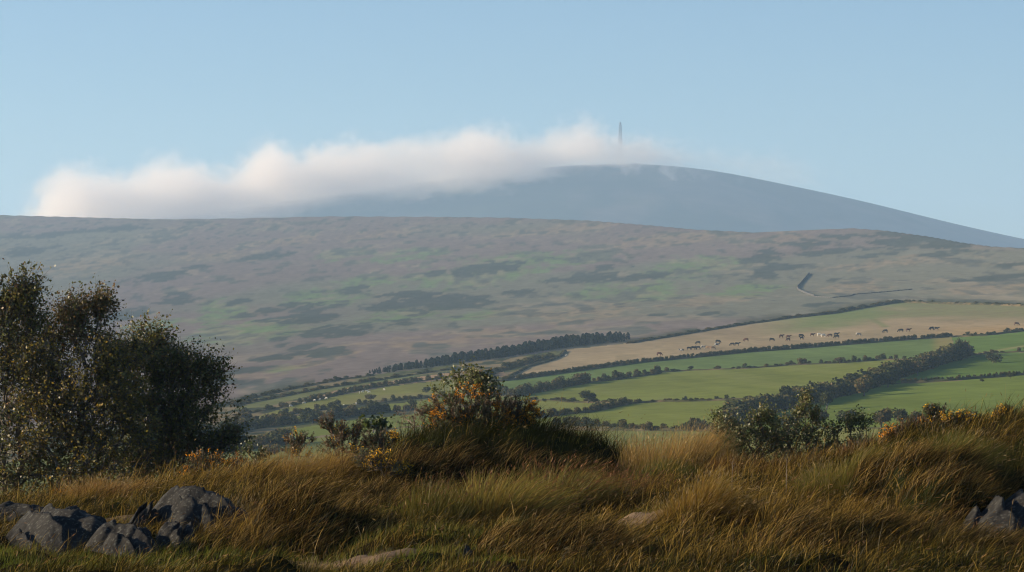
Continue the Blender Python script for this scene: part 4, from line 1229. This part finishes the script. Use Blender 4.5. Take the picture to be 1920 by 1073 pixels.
hedgerow([(1690, 566), (1760, 568), (1840, 570), (1920, 574), (1990, 572)], 'straight dark boundary bank across the top of the cattle pasture', 0.5, 1.4, 2.4, 1.2, 0.3, 1.0)
hedgerow([(300, 835), (400, 815), (440, 808)], 'dim hedgerow seen through the birch branches', 1.5, 3.5, 1.8, 1.1, 0.05, 0.4)

far_root_n = [0]


def field_tree(px, py, h_px, w_px, label, group=None, name='field_tree', var=None, squat=0.0):
    g = far_point(px, py)
    s = g[1] / F
    far_root_n[0] += 1
    k = far_root_n[0] if var is None else var
    root = empty(name, g, label, 'tree', group)
    h = h_px * s; w = w_px * s * 0.5
    t = obj('trunk', TRUNKS[k % 3], None, root); t.scale = (h * 0.5, h * 0.5, h * 0.42)
    c = obj('crown', CROWNS[k % 6], None, root); c.scale = (w * 1.05, w * 1.05, h * (0.5 - squat)); c.location = (0.0, 0, h * squat * 0.9); c.rotation_euler = (0, 0, k * 1.3)
    return root


field_tree(1103, 756, 30, 34, 'lone round wind shaped tree in the bright green field', squat=0.13)
field_tree(1098, 718, 12, 13, 'small round tree on the end of the tall bushy hedgerow', squat=0.1)
field_tree(1020, 754, 9, 10, 'tiny tree on the sparse low hedge, farther from the lone round tree', squat=0.1)
field_tree(1066, 755, 9, 10, 'tiny tree on the sparse low hedge, next to the lone round tree', squat=0.1)
field_tree(1060, 779, 16, 20, 'small round tree on the dark slanting hedge', squat=0.1)
field_tree(1082, 776, 11, 8, 'small narrow tree on the dark slanting hedge', squat=0.1)
field_tree(1296, 694, 9, 14, 'single small bush tree in the blue green field', squat=0.1)
field_tree(1574, 683, 14, 24, 'rounded tree on the patchy hedge below the cattle', squat=0.05)
field_tree(1797, 672, 44, 20, 'tall dark tree at the corner of the blue green field', squat=0.0)
field_tree(1808, 671, 40, 16, 'tall thin tree paired with the tall dark tree', squat=0.05)
field_tree(1065, 800, 20, 26, 'rounded bush tree at the bottom of the bright field', squat=0.0)
field_tree(1208, 808, 14, 28, 'low dark round tree on the bottom hedge', squat=0.0)
field_tree(1290, 808, 18, 18, 'taller round tree on the bottom hedge', squat=0.0)
field_tree(1312, 808, 17, 20, 'broad round tree at the end of the bottom hedge', squat=0.0)
field_tree(1590, 793, 30, 44, 'wide spreading tree at the start of the tree row in the shaded field', squat=0.05)
field_tree(1652, 801, 44, 44, 'biggest dark round tree of the tree row in the shaded field', squat=0.0)
field_tree(1690, 801, 36, 34, 'round tree beside the biggest tree of the row in the shaded field', squat=0.0)
field_tree(1718, 798, 28, 32, 'smaller round tree of the row in the shaded field', squat=0.0)
field_tree(1747, 785, 30, 44, 'brownish spreading tree above the dark green gorse bush', squat=0.06)
field_tree(1535, 800, 36, 46, 'dark round tree behind the upright willow shrub', squat=0.0)
field_tree(1480, 805, 34, 46, 'dark round tree behind the broad bramble shrub', squat=0.0)
field_tree(1915, 795, 20, 30, 'low tree beyond the golden gorse sprig', squat=0.0)
field_tree(1550, 768, 36, 30, 'tall brown tree standing in the diagonal hedgerow', squat=0.0)
field_tree(1620, 742, 40, 44, 'largest rounded tree in the diagonal hedgerow', squat=0.0)
field_tree(1665, 726, 34, 36, 'rounded tree in the middle of the diagonal hedgerow', squat=0.0)
field_tree(1720, 705, 30, 40, 'dark tree in the upper diagonal hedgerow', squat=0.0)
field_tree(1862, 681, 22, 34, 'dark tree near the top end of the diagonal hedgerow', squat=0.0)
field_tree(1842, 716, 7, 10, 'small bush tree on the neat low hedge', squat=0.0)
field_tree(1895, 710, 12, 20, 'dark bush tree on the neat low hedge', squat=0.0)
field_tree(490, 845, 32, 40, 'rounded tree at the valley bottom beside the birch branches', squat=0.0)
field_tree(530, 838, 26, 40, 'broad dark tree at the valley bottom below the narrow strips', squat=0.0)
field_tree(505, 860, 28, 50, 'low spreading tree just beyond the golden grass tuft', squat=0.0)
field_tree(586, 795, 26, 26, 'round tree on the tall hedgerow between the narrow strips', squat=0.0)
field_tree(622, 790, 26, 28, 'second round tree on the tall hedgerow between the narrow strips', squat=0.0)
field_tree(700, 812, 30, 18, 'narrow dark tree behind the small leafy sprig', squat=0.0)
field_tree(720, 815, 20, 22, 'low round tree beside the narrow dark tree', squat=0.0)
field_tree(630, 762, 14, 20, 'small dark tree on the uneven hedge of the sheep field', squat=0.0)
field_tree(695, 752, 14, 24, 'dark bush tree on the uneven hedge of the sheep field', squat=0.0)
field_tree(800, 735, 13, 20, 'dark bush tree at the far end of the sheep field', squat=0.0)
field_tree(455, 790, 22, 34, 'dark tree where the birch branches meet the valley', squat=0.0)


# conifer plantation: each spruce its own tree
def conifer_variant(seed):
    r = np.random.default_rng(seed)
    n = 260
    z = r.random(n) ** 1.3 * 1.9 + 0.1
    q = 0.60 * np.sqrt(np.clip(1 - (z / 2.05) ** 2.2, 0, 1)) * (0.55 + 0.5 * r.random(n)); a = r.random(n) * 6.28
    C = np.stack([np.cos(a) * q, np.sin(a) * q, z], 1)
    ax = np.stack([np.cos(a), np.sin(a), -0.35 * np.ones(n)], 1)
    V, Fc = leaf_quads(C, 0.42 * (0.6 + 0.6 * r.random(n)), r, 0.6, axis=ax)
    cc = np.array([0.022, 0.034, 0.024])[None] * (0.6 + 0.9 * r.random(n))[:, None]
    return mesh_np('crown', V, Fc.ravel(), np.full(n, 4), np.repeat(cc, 4, 0))


CON = [conifer_variant(300 + k) for k in range(4)]
for m_ in CON: m_.materials.append(M_FAR)
ctv, ctf = tubes([(0, 0, -0.1)], [(0, 0, 1.9)], [0.06], [0.01], 5)
CTR = mesh_np('trunk', ctv, ctf.ravel(), np.full(len(ctf), 4)); CTR.materials.append(M_BARK)
line = [(698, 703), (760, 695), (810, 689), (862, 681), (868, 680), (940, 671), (1000, 661), (1060, 652), (1120, 645), (1176, 640)]
_cr = random.Random(5)
n_con = 0
for row in range(3):
    Lp = polyline([(a, b - 2 - row * 2.2) for a, b in line], 2.3)
    for p in Lp:
        px_ = HX + F * p[0] / p[1]
        if 858 < px_ < 872 and row < 2: continue
        top = np.interp(px_, [698, 760, 820, 870, 940, 1000, 1060, 1120, 1176], [8, 14, 18, 20, 20, 22, 24, 22, 16])
        if _cr.random() < 0.06: continue
        h = top * p[1] / F * _cr.uniform(0.7, 1.0) * 0.85
        x = p[0] + _cr.uniform(-1.2, 1.2); y = p[1] + _cr.uniform(-3, 3)
        root = empty('spruce_tree', (x, y, float(far_z(x, y))), 'dark conifer in the plantation belt at the foot of the moor', 'tree', 'conifers in the plantation belt')
        sc_ = h * 0.5
        for nm, m_ in (('trunk', CTR), ('crown', CON[_cr.randrange(4)])):
            o = obj(nm, m_, None, root); o.scale = (sc_ * 1.0, sc_ * 1.0, sc_); o.rotation_euler = (0, 0, _cr.random() * 6.28)
        n_con += 1
print('conifers', n_con)


# dry stone wall on the open moor
def stone_wall(pts, label, h=1.1):
    L = polyline(pts, 3.0)
    root = empty('stone_wall', L[0], label, 'stone wall', 'stone walls on the moor')
    r = np.random.default_rng(9)
    for a, b in zip(L[:-1], L[1:]):
        t = b - a; ln = np.linalg.norm(t); t = t / ln; nrm = np.array([-t[1], t[0], 0]); nrm /= np.linalg.norm(nrm)
        hh = h * (0.75 + 0.4 * r.random())
        a0 = a - L[0]; b0 = b - L[0]
        V = []
        for q in (a0, b0):
            for s, z in ((-0.4, -0.4), (0.4, -0.4), (0.2, hh), (-0.2, hh)):
                V.append(q + nrm * s + np.array([0, 0, z * (0.9 + 0.2 * r.random())]))
        Fq = [(0, 1, 5, 4), (1, 2, 6, 5), (2, 3, 7, 6), (3, 0, 4, 7), (0, 3, 2, 1), (4, 5, 6, 7)]
        obj('wall_section', mesh_np('wall_section', V, np.array(Fq).ravel(), [4] * 6), M_STONE, root)


stone_wall([(1517, 513), (1505, 527), (1495, 540), (1497, 545), (1512, 551), (1528, 557)], 'pale dry stone wall bending down the open moor')
stone_wall([(1528, 557), (1560, 559), (1596, 555), (1600, 552), (1640, 549), (1715, 542)], 'dark low stone wall running on across the open moor', 0.5)


# ------------------------------------------------------------------ cattle and sheep
def skin_body(name, joints, edges, radii, sub=2):
    me = bpy.data.meshes.new(name)
    me.from_pydata(joints, edges, [])
    o = bpy.data.objects.new(name, me); COL.objects.link(o)
    sk = o.modifiers.new('skin', 'SKIN')
    sv = me.skin_vertices[0].data
    for k, rr in enumerate(radii):
        sv[k].radius = rr if isinstance(rr, tuple) else (rr, rr)
        sv[k].use_root = (k == 0)
    sb = o.modifiers.new('sub', 'SUBSURF'); sb.levels = sub; sb.render_levels = sub
    dg = bpy.context.evaluated_depsgraph_get()
    out = bpy.data.meshes.new_from_object(o.evaluated_get(dg))
    bpy.data.objects.remove(o)
    out.name = name
    for p in out.polygons: p.use_smooth = True
    return out


def animal(name, s, graze, lying=False, woolly=False):
    """quadruped facing +X; s = shoulder height"""
    lg = 0.16 if lying else 0.52
    b = lg + 0.20
    B = 0.30 if not woolly else 0.33
    J = [(-0.10, 0, b + 0.06), (-0.48, 0, b + 0.10), (-0.66, 0, b + 0.08), (0.28, 0, b + 0.05), (0.50, 0, b + 0.08)]
    R = [(B * 0.95, B), (B * 0.85, B * 0.9), (0.16, 0.18), (B * 0.92, B), (0.19, 0.24)]
    E_ = [(0, 1), (1, 2), (0, 3), (3, 4)]
    if graze:
        J += [(0.72, 0, b - 0.05), (0.90, 0, b - 0.34), (0.98, 0, b - 0.56), (1.02, 0, b - 0.66)]
    else:
        J += [(0.70, 0, b + 0.22), (0.86, 0, b + 0.34), (1.06, 0, b + 0.24), (1.14, 0, b + 0.19)]
    R += [(0.13, 0.17), (0.11, 0.13), (0.09, 0.10), (0.06, 0.07)]
    E_ += [(4, 5), (5, 6), (6, 7), (7, 8)]
    # ears
    n = len(J); hx = J[6]
    for sgn in (-1, 1):
        J.append((hx[0] - 0.02, sgn * 0.2, hx[2] + 0.06)); R.append(0.03); E_.append((6, len(J) - 1))
    # legs: front with wrist, hind with stifle forward and hock back
    for sgn in (-1, 1):
        k = len(J)
        if lying:
            J += [(0.46, sgn * 0.2, b - 0.1), (0.62, sgn * 0.22, 0.05), (0.40, sgn * 0.2, 0.04)]
        else:
            J += [(0.44, sgn * 0.15, b - 0.12), (0.46, sgn * 0.15, lg * 0.52), (0.44, sgn * 0.15, 0.0)]
        R += [0.11, 0.06, 0.05]; E_ += [(3, k), (k, k + 1), (k + 1, k + 2)]
        k = len(J)
        if lying:
            J += [(-0.40, sgn * 0.24, b - 0.05), (-0.20, sgn * 0.26, 0.08), (-0.5, sgn * 0.24, 0.04)]
            R += [0.14, 0.07, 0.05]; E_ += [(1, k), (k, k + 1), (k + 1, k + 2)]
        else:
            J += [(-0.42, sgn * 0.16, b - 0.10), (-0.62, sgn * 0.16, lg * 0.52), (-0.56, sgn * 0.16, 0.0)]
            R += [0.14, 0.065, 0.05]; E_ += [(1, k), (k, k + 1), (k + 1, k + 2)]
    # tail
    k = len(J); J += [(-0.74, 0, b - 0.05), (-0.74, 0, b - 0.42)]; R += [0.035, 0.03]; E_ += [(2, k), (k, k + 1)]
    J = [tuple(np.array(j) * s) for j in J]
    R = [tuple(np.array(x) * s) if isinstance(x, tuple) else x * s for x in R]
    return skin_body(name, J, E_, R, 1)


def hide_mat(name, c1, c2, sc_=1.2):
    return rough_mat(name, c1, c2, sc_, 1, 0.0, 0.8)


COATS = {'black': hide_mat('black_hide', (0.012, 0.012, 0.013), (0.02, 0.02, 0.02)), 'brown': hide_mat('brown_hide', (0.07, 0.032, 0.018), (0.11, 0.05, 0.028)),
         'white': hide_mat('cream_hide', (0.55, 0.5, 0.42), (0.65, 0.6, 0.52)), 'tan': hide_mat('tan_hide', (0.28, 0.18, 0.10), (0.36, 0.24, 0.14)),
         'pied': hide_mat('pied_hide', (0.015, 0.015, 0.015), (0.5, 0.48, 0.44))}
BASE_COW = {'graze': animal('cow', 1.5, True), 'stand': animal('cow', 1.5, False), 'lie': animal('cow', 1.5, False, True)}
COWM = {}


def cow_mesh(pose, coat):
    if (pose, coat) not in COWM:
        m = BASE_COW[pose].copy(); m.materials.clear(); m.materials.append(COATS[coat]); COWM[(pose, coat)] = m
    return COWM[(pose, coat)]


COWS = [(1236, 666, 'brown', 'graze', 1), (1278, 658, 'pied', 'lie', -1), (1292, 656, 'black', 'stand', 1), (1300, 656, 'black', 'graze', 1), (1309, 655, 'black', 'stand', -1), (1318, 655, 'pied', 'stand', 1), (1309, 645, 'black', 'graze', -1),
        (1328, 653, 'tan', 'lie', 1), (1344, 650, 'pied', 'stand', 1), (1346, 643, 'black', 'graze', 1), (1336, 656, 'tan', 'graze', 1), (1373, 649, 'black', 'graze', -1), (1382, 649, 'black', 'stand', 1), (1399, 640, 'brown', 'graze', -1), (1447, 640, 'black', 'graze', 1),
        (1465, 633, 'brown', 'stand', 1), (1478, 634, 'brown', 'stand', 1), (1478, 640, 'brown', 'graze', -1), (1502, 632, 'black', 'graze', 1), (1503, 637, 'black', 'stand', -1), (1523, 630, 'brown', 'stand', 1), (1536, 630, 'white', 'graze', 1),
        (1543, 632, 'white', 'stand', -1), (1556, 632, 'brown', 'graze', -1), (1568, 630, 'black', 'stand', 1), (1569, 635, 'black', 'graze', -1), (1609, 631, 'pied', 'graze', 1), (1660, 624, 'black', 'graze', -1), (1689, 623, 'black', 'graze', -1),
        (1703, 622, 'brown', 'stand', 1), (1747, 619, 'black', 'graze', -1), (1756, 619, 'black', 'stand', 1), (1906, 611, 'brown', 'graze', 1)]
LAB = {('black', 'graze'): 'black cow grazing head down in the tan hillside pasture', ('black', 'stand'): 'black cow standing head up in the tan hillside pasture',
       ('brown', 'graze'): 'dark brown cow grazing head down in the tan hillside pasture', ('brown', 'stand'): 'dark brown cow standing head up in the tan hillside pasture',
       ('white', 'graze'): 'cream cow grazing among the herd in the tan pasture', ('white', 'stand'): 'cream cow standing among the herd in the tan pasture',
       ('tan', 'graze'): 'light tan cow grazing beside the huddled cattle', ('tan', 'lie'): 'light tan cow lying down beside the huddled cattle',
       ('pied', 'stand'): 'black and white cow standing beside the huddled cattle', ('pied', 'lie'): 'black and white cow lying down beside the huddled cattle',
       ('pied', 'graze'): 'black and white cow grazing alone between the scattered cattle'}
for (px_, py_, coat, pose, face) in COWS:
    g = far_point(px_, py_)
    o = obj('cow', cow_mesh(pose, coat), None, None, g)
    o.rotation_euler = (0, 0, (0 if face > 0 else math.pi) + _cr.uniform(-0.5, 0.5))
    k = _cr.uniform(0.85, 0.98); o.scale = (k, k, k)
    tag(o, LAB[(coat, pose)], 'cow', 'cattle in the hillside pasture')
sheep_me = animal('sheep', 0.62, True, False, True); sheep_me.materials.clear(); sheep_me.materials.append(hide_mat('sheep_wool', (0.5, 0.48, 0.42), (0.62, 0.6, 0.54)))
for (px_, py_) in ((674, 737), (680, 735), (688, 734), (692, 736), (570, 757), (590, 752), (600, 750), (612, 748), (545, 762), (645, 762), (668, 758), (1062, 667), (720, 731)):
    o = obj('sheep', sheep_me, None, None, far_point(px_, py_))
    o.rotation_euler = (0, 0, _cr.random() * 6.28)
    tag(o, 'white sheep grazing on the narrow green strip below the plantation' if px_ < 1000 else 'lone white sheep at the top corner of the cattle pasture', 'sheep', 'sheep in the narrow fields' if px_ < 1000 else None)


# ------------------------------------------------------------------ masts on the mountain
def lattice_mast(px, top_py, w_bot, w_top, label, d=MD):
    x = (px - HX) / F * d
    z0 = float(mountain_z(np.array(x), np.array(d))) - 1
    H = (HY - top_py) / F * d - z0
    root = empty('lattice_mast', (x, d, z0), label, 'mast')
    lv = 12

    def corner(k, t):
        w = w_bot + (w_top - w_bot) * t ** 0.8
        sx, sy = [(-1, -1), (1, -1), (1, 1), (-1, 1)][k]
        return np.array([sx * w / 2, sy * w / 2, H * t])
    ts = np.linspace(0, 0.93, lv + 1)
    for k in range(4):
        v, f = tubes([corner(k, a) for a in ts[:-1]], [corner(k, b) for b in ts[1:]], np.full(lv, 1.0), np.full(lv, 0.9), 5)
        obj('mast_leg', mesh_np('mast_leg', v, f.ravel(), np.full(len(f), 4)), M_STEEL, root)
    for a, b in zip(ts[:-1], ts[1:]):
        p0 = []; p1 = []
        for k in range(4):
            j = (k + 1) % 4
            p0 += [corner(k, a), corner(j, a), corner(k, b)]; p1 += [corner(j, b), corner(k, b), corner(j, b)]
        v, f = tubes(p0, p1, np.full(len(p0), 0.6), np.full(len(p0), 0.6), 4)
        obj('cross_brace', mesh_np('cross_brace', v, f.ravel(), np.full(len(f), 4)), M_STEEL, root)
    v, f = tubes([(0, 0, H * 0.92), (0, 0, H * 0.985)], [(0, 0, H * 0.985), (0, 0, H)], [w_top * 0.48, w_top * 0.48], [w_top * 0.48, w_top * 0.2], 10)
    obj('antenna', mesh_np('antenna', v, f.ravel(), np.full(len(f), 4)), M_STEEL, root)
    for t in (0.62, 0.72):
        w = w_bot + (w_top - w_bot) * t ** 0.8
        v, f = tubes([(0, 0, H * t)], [(0, 0, H * t + 1.5)], [w * 0.6], [w * 0.6], 8)
        obj('platform', mesh_np('platform', v, f.ravel(), np.full(len(f), 4)), M_STEEL, root)


lattice_mast(1163, 229, 15, 6, 'tall tapering lattice transmitter mast rising out of the cloud on the summit')


def pole_mast(px, top_py, label, d=MD + 120):
    x = (px - HX) / F * d
    z0 = float(mountain_z(np.array(x), np.array(d))) - 1
    H = (HY - top_py) / F * d - z0
    root = empty('pole_mast', (x, d, z0), label, 'mast')
    v, f = tubes([(0, 0, 0), (0, 0, H * 0.9)], [(0, 0, H * 0.9), (0, 0, H)], [1.2, 1.0], [1.0, 0.4], 8)
    obj('pole', mesh_np('pole', v, f.ravel(), np.full(len(f), 4)), M_STEEL, root)
    for k in range(3):
        a = k * 2.09 + 0.4
        v, f = tubes([(0, 0, H * 0.8)], [(math.cos(a) * H * 0.5, math.sin(a) * H * 0.5, -6)], [0.12], [0.12], 4)
        obj('guy_wire', mesh_np('guy_wire', v, f.ravel(), np.full(len(f), 4)), M_STEEL, root)


pole_mast(871, 249, 'thin pole mast with only its tip above the cloud bank')


# ------------------------------------------------------------------ cloud on the mountain and haze over the whole valley
def cloud():
    S = MD / F                                  # metres per photo pixel at the mountain
    top = [(-60, 500), (60, 450), (100, 398), (130, 352), (178, 320), (205, 340), (260, 345), (330, 318), (380, 322), (430, 338), (490, 308), (535, 278), (560, 306), (620, 292), (690, 282), (760, 284), (840, 274), (895, 254), (940, 266),
           (990, 280), (1040, 264), (1090, 254), (1130, 266), (1160, 276), (1200, 278), (1260, 286), (1340, 292), (1420, 300), (1500, 325), (1600, 400)]
    bot = [(-60, 540), (450, 480), (560, 440), (680, 412), (760, 394), (860, 372), (960, 356), (1060, 334), (1130, 322), (1200, 314), (1300, 322), (1420, 336), (1520, 352), (1600, 400)]
    x0, x1 = -60, 1600
    X0 = (x0 - HX) * S; X1 = (x1 - HX) * S
    Z0 = (HY - 470) * S; Z1 = (HY - 215) * S
    Y0, Y1 = 7350.0, 8350.0
    m, n, l, out = new_mat('cloud_vapour')
    geo = n.new('ShaderNodeNewGeometry')
    sep = n.new('ShaderNodeSeparateXYZ'); l.new(geo.outputs['Position'], sep.inputs[0])

    def math_(op, a, b=None, c=None, clamp=False):
        k = n.new('ShaderNodeMath'); k.operation = op; k.use_clamp = clamp
        for i, v in enumerate((a, b, c)):
            if v is None: continue
            if isinstance(v, (int, float)): k.inputs[i].default_value = v
            else: l.new(v, k.inputs[i])
        return k.outputs[0]

    def curve(pts):
        fc = n.new('ShaderNodeFloatCurve')
        u = math_('DIVIDE', math_('SUBTRACT', sep.outputs[0], X0), X1 - X0)
        l.new(u, fc.inputs['Value'])
        cm = fc.mapping; cu = cm.curves[0]
        P_ = [((px - x0) / (x1 - x0), ((HY - py) * S - Z0) / (Z1 - Z0)) for px, py in pts]
        P_ = [(a, min(max(b, 0.0), 1.0)) for a, b in P_ if 0 <= a <= 1]
        while len(cu.points) < len(P_): cu.points.new(0.5, 0.5)
        for q, (a, b) in zip(cu.points, P_): q.location = (a, b); q.handle_type = 'AUTO'
        cm.use_clip = False
        cm.update()
        return math_('MULTIPLY_ADD', fc.outputs[0], Z1 - Z0, Z0)
    tp = curve(top); bt = curve(bot)
    no = n.new('ShaderNodeTexNoise'); no.inputs['Scale'].default_value = 0.0055; no.inputs['Detail'].default_value = 5; no.inputs['Roughness'].default_value = 0.55
    mpg = n.new('ShaderNodeMapping'); mpg.inputs['Rotation'].default_value = (0, math.radians(-28), 0); mpg.inputs['Scale'].default_value = (0.6, 0.8, 1.35)
    l.new(geo.outputs['Position'], mpg.inputs['Vector']); l.new(mpg.outputs[0], no.inputs['Vector'])
    nz = math_('SUBTRACT', no.outputs['Fac'], 0.5)
    no2 = n.new('ShaderNodeTexNoise'); no2.inputs['Scale'].default_value = 0.017; no2.inputs['Detail'].default_value = 3; no2.inputs['Distortion'].default_value = 0.6
    l.new(geo.outputs['Position'], no2.inputs['Vector'])
    nz = math_('MULTIPLY_ADD', math_('SUBTRACT', no2.outputs['Fac'], 0.5), 0.8, nz)
    zt = math_('MULTIPLY_ADD', nz, 260.0, sep.outputs[2])
    up = math_('DIVIDE', math_('SUBTRACT', tp, zt), 42.0, clamp=True)
    lo = math_('DIVIDE', math_('SUBTRACT', zt, math_('SUBTRACT', bt, 10.0)), math_('MAXIMUM', math_('MULTIPLY', math_('SUBTRACT', tp, bt), 0.62), 25.0), clamp=True)
    yc = math_('DIVIDE', math_('SUBTRACT', sep.outputs[1], (Y0 + Y1) / 2), (Y1 - Y0) / 2)
    yf = math_('SUBTRACT', 1.0, math_('MULTIPLY', yc, yc), clamp=True)
    # thinner to the right of the summit
    mr = n.new('ShaderNodeMapRange'); mr.interpolation_type = 'SMOOTHSTEP'
    l.new(sep.outputs[0], mr.inputs[0]); mr.inputs[1].default_value = (1170 - HX) * S; mr.inputs[2].default_value = (1330 - HX) * S; mr.inputs[3].default_value = 1.0; mr.inputs[4].default_value = 0.15
    mp = n.new('ShaderNodeMapRange')
    l.new(no.outputs['Fac'], mp.inputs[0]); mp.inputs[1].default_value = 0.38; mp.inputs[2].default_value = 0.62; mp.inputs[3].default_value = 0.02; mp.inputs[4].default_value = 1.5
    dn = math_('MULTIPLY', math_('MULTIPLY', up, lo), math_('MULTIPLY', yf, mr.outputs[0]))
    dn = math_('MULTIPLY', math_('MULTIPLY', dn, mp.outputs[0]), 0.012)
    vol = n.new('ShaderNodeVolumePrincipled')
    vol.inputs['Color'].default_value = (0.99, 0.93, 0.88, 1)
    vol.inputs['Anisotropy'].default_value = 0.35
    l.new(dn, vol.inputs['Density'])
    l.new(vol.outputs[0], out.inputs['Volume'])
    c8 = [(X0, Y0, Z0), (X1, Y0, Z0), (X1, Y1, Z0), (X0, Y1, Z0), (X0, Y0, Z1), (X1, Y0, Z1), (X1, Y1, Z1), (X0, Y1, Z1)]
    fc = [(0, 3, 2, 1), (4, 5, 6, 7), (0, 1, 5, 4), (1, 2, 6, 5), (2, 3, 7, 6), (3, 0, 4, 7)]
    me = bpy.data.meshes.new('cloud'); me.from_pydata(c8, [], fc)
    tag(obj('cloud', me, m), 'long white cloud bank draped over the mountain shoulder', 'cloud', None, 'stuff')


cloud()


def haze():
    m, n, l, out = new_mat('haze_air')
    vol = n.new('ShaderNodeVolumePrincipled')
    vol.inputs['Color'].default_value = (0.46, 0.69, 1.0, 1)
    vol.inputs['Density'].default_value = 1.05e-4
    vol.inputs['Anisotropy'].default_value = 0.15
    l.new(vol.outputs[0], out.inputs['Volume'])
    x0, x1, y0, y1, z0, z1 = -9500, 9500, -1200, 13000, -70, 690
    c8 = [(x0, y0, z0), (x1, y0, z0), (x1, y1, z0), (x0, y1, z0), (x0, y0, z1), (x1, y0, z1), (x1, y1, z1), (x0, y1, z1)]
    fc = [(0, 3, 2, 1), (4, 5, 6, 7), (0, 1, 5, 4), (1, 2, 6, 5), (2, 3, 7, 6), (3, 0, 4, 7)]
    me = bpy.data.meshes.new('haze'); me.from_pydata(c8, [], fc)
    tag(obj('haze', me, m), 'pale blue morning haze filling the valley air', 'haze', None, 'stuff')


haze()
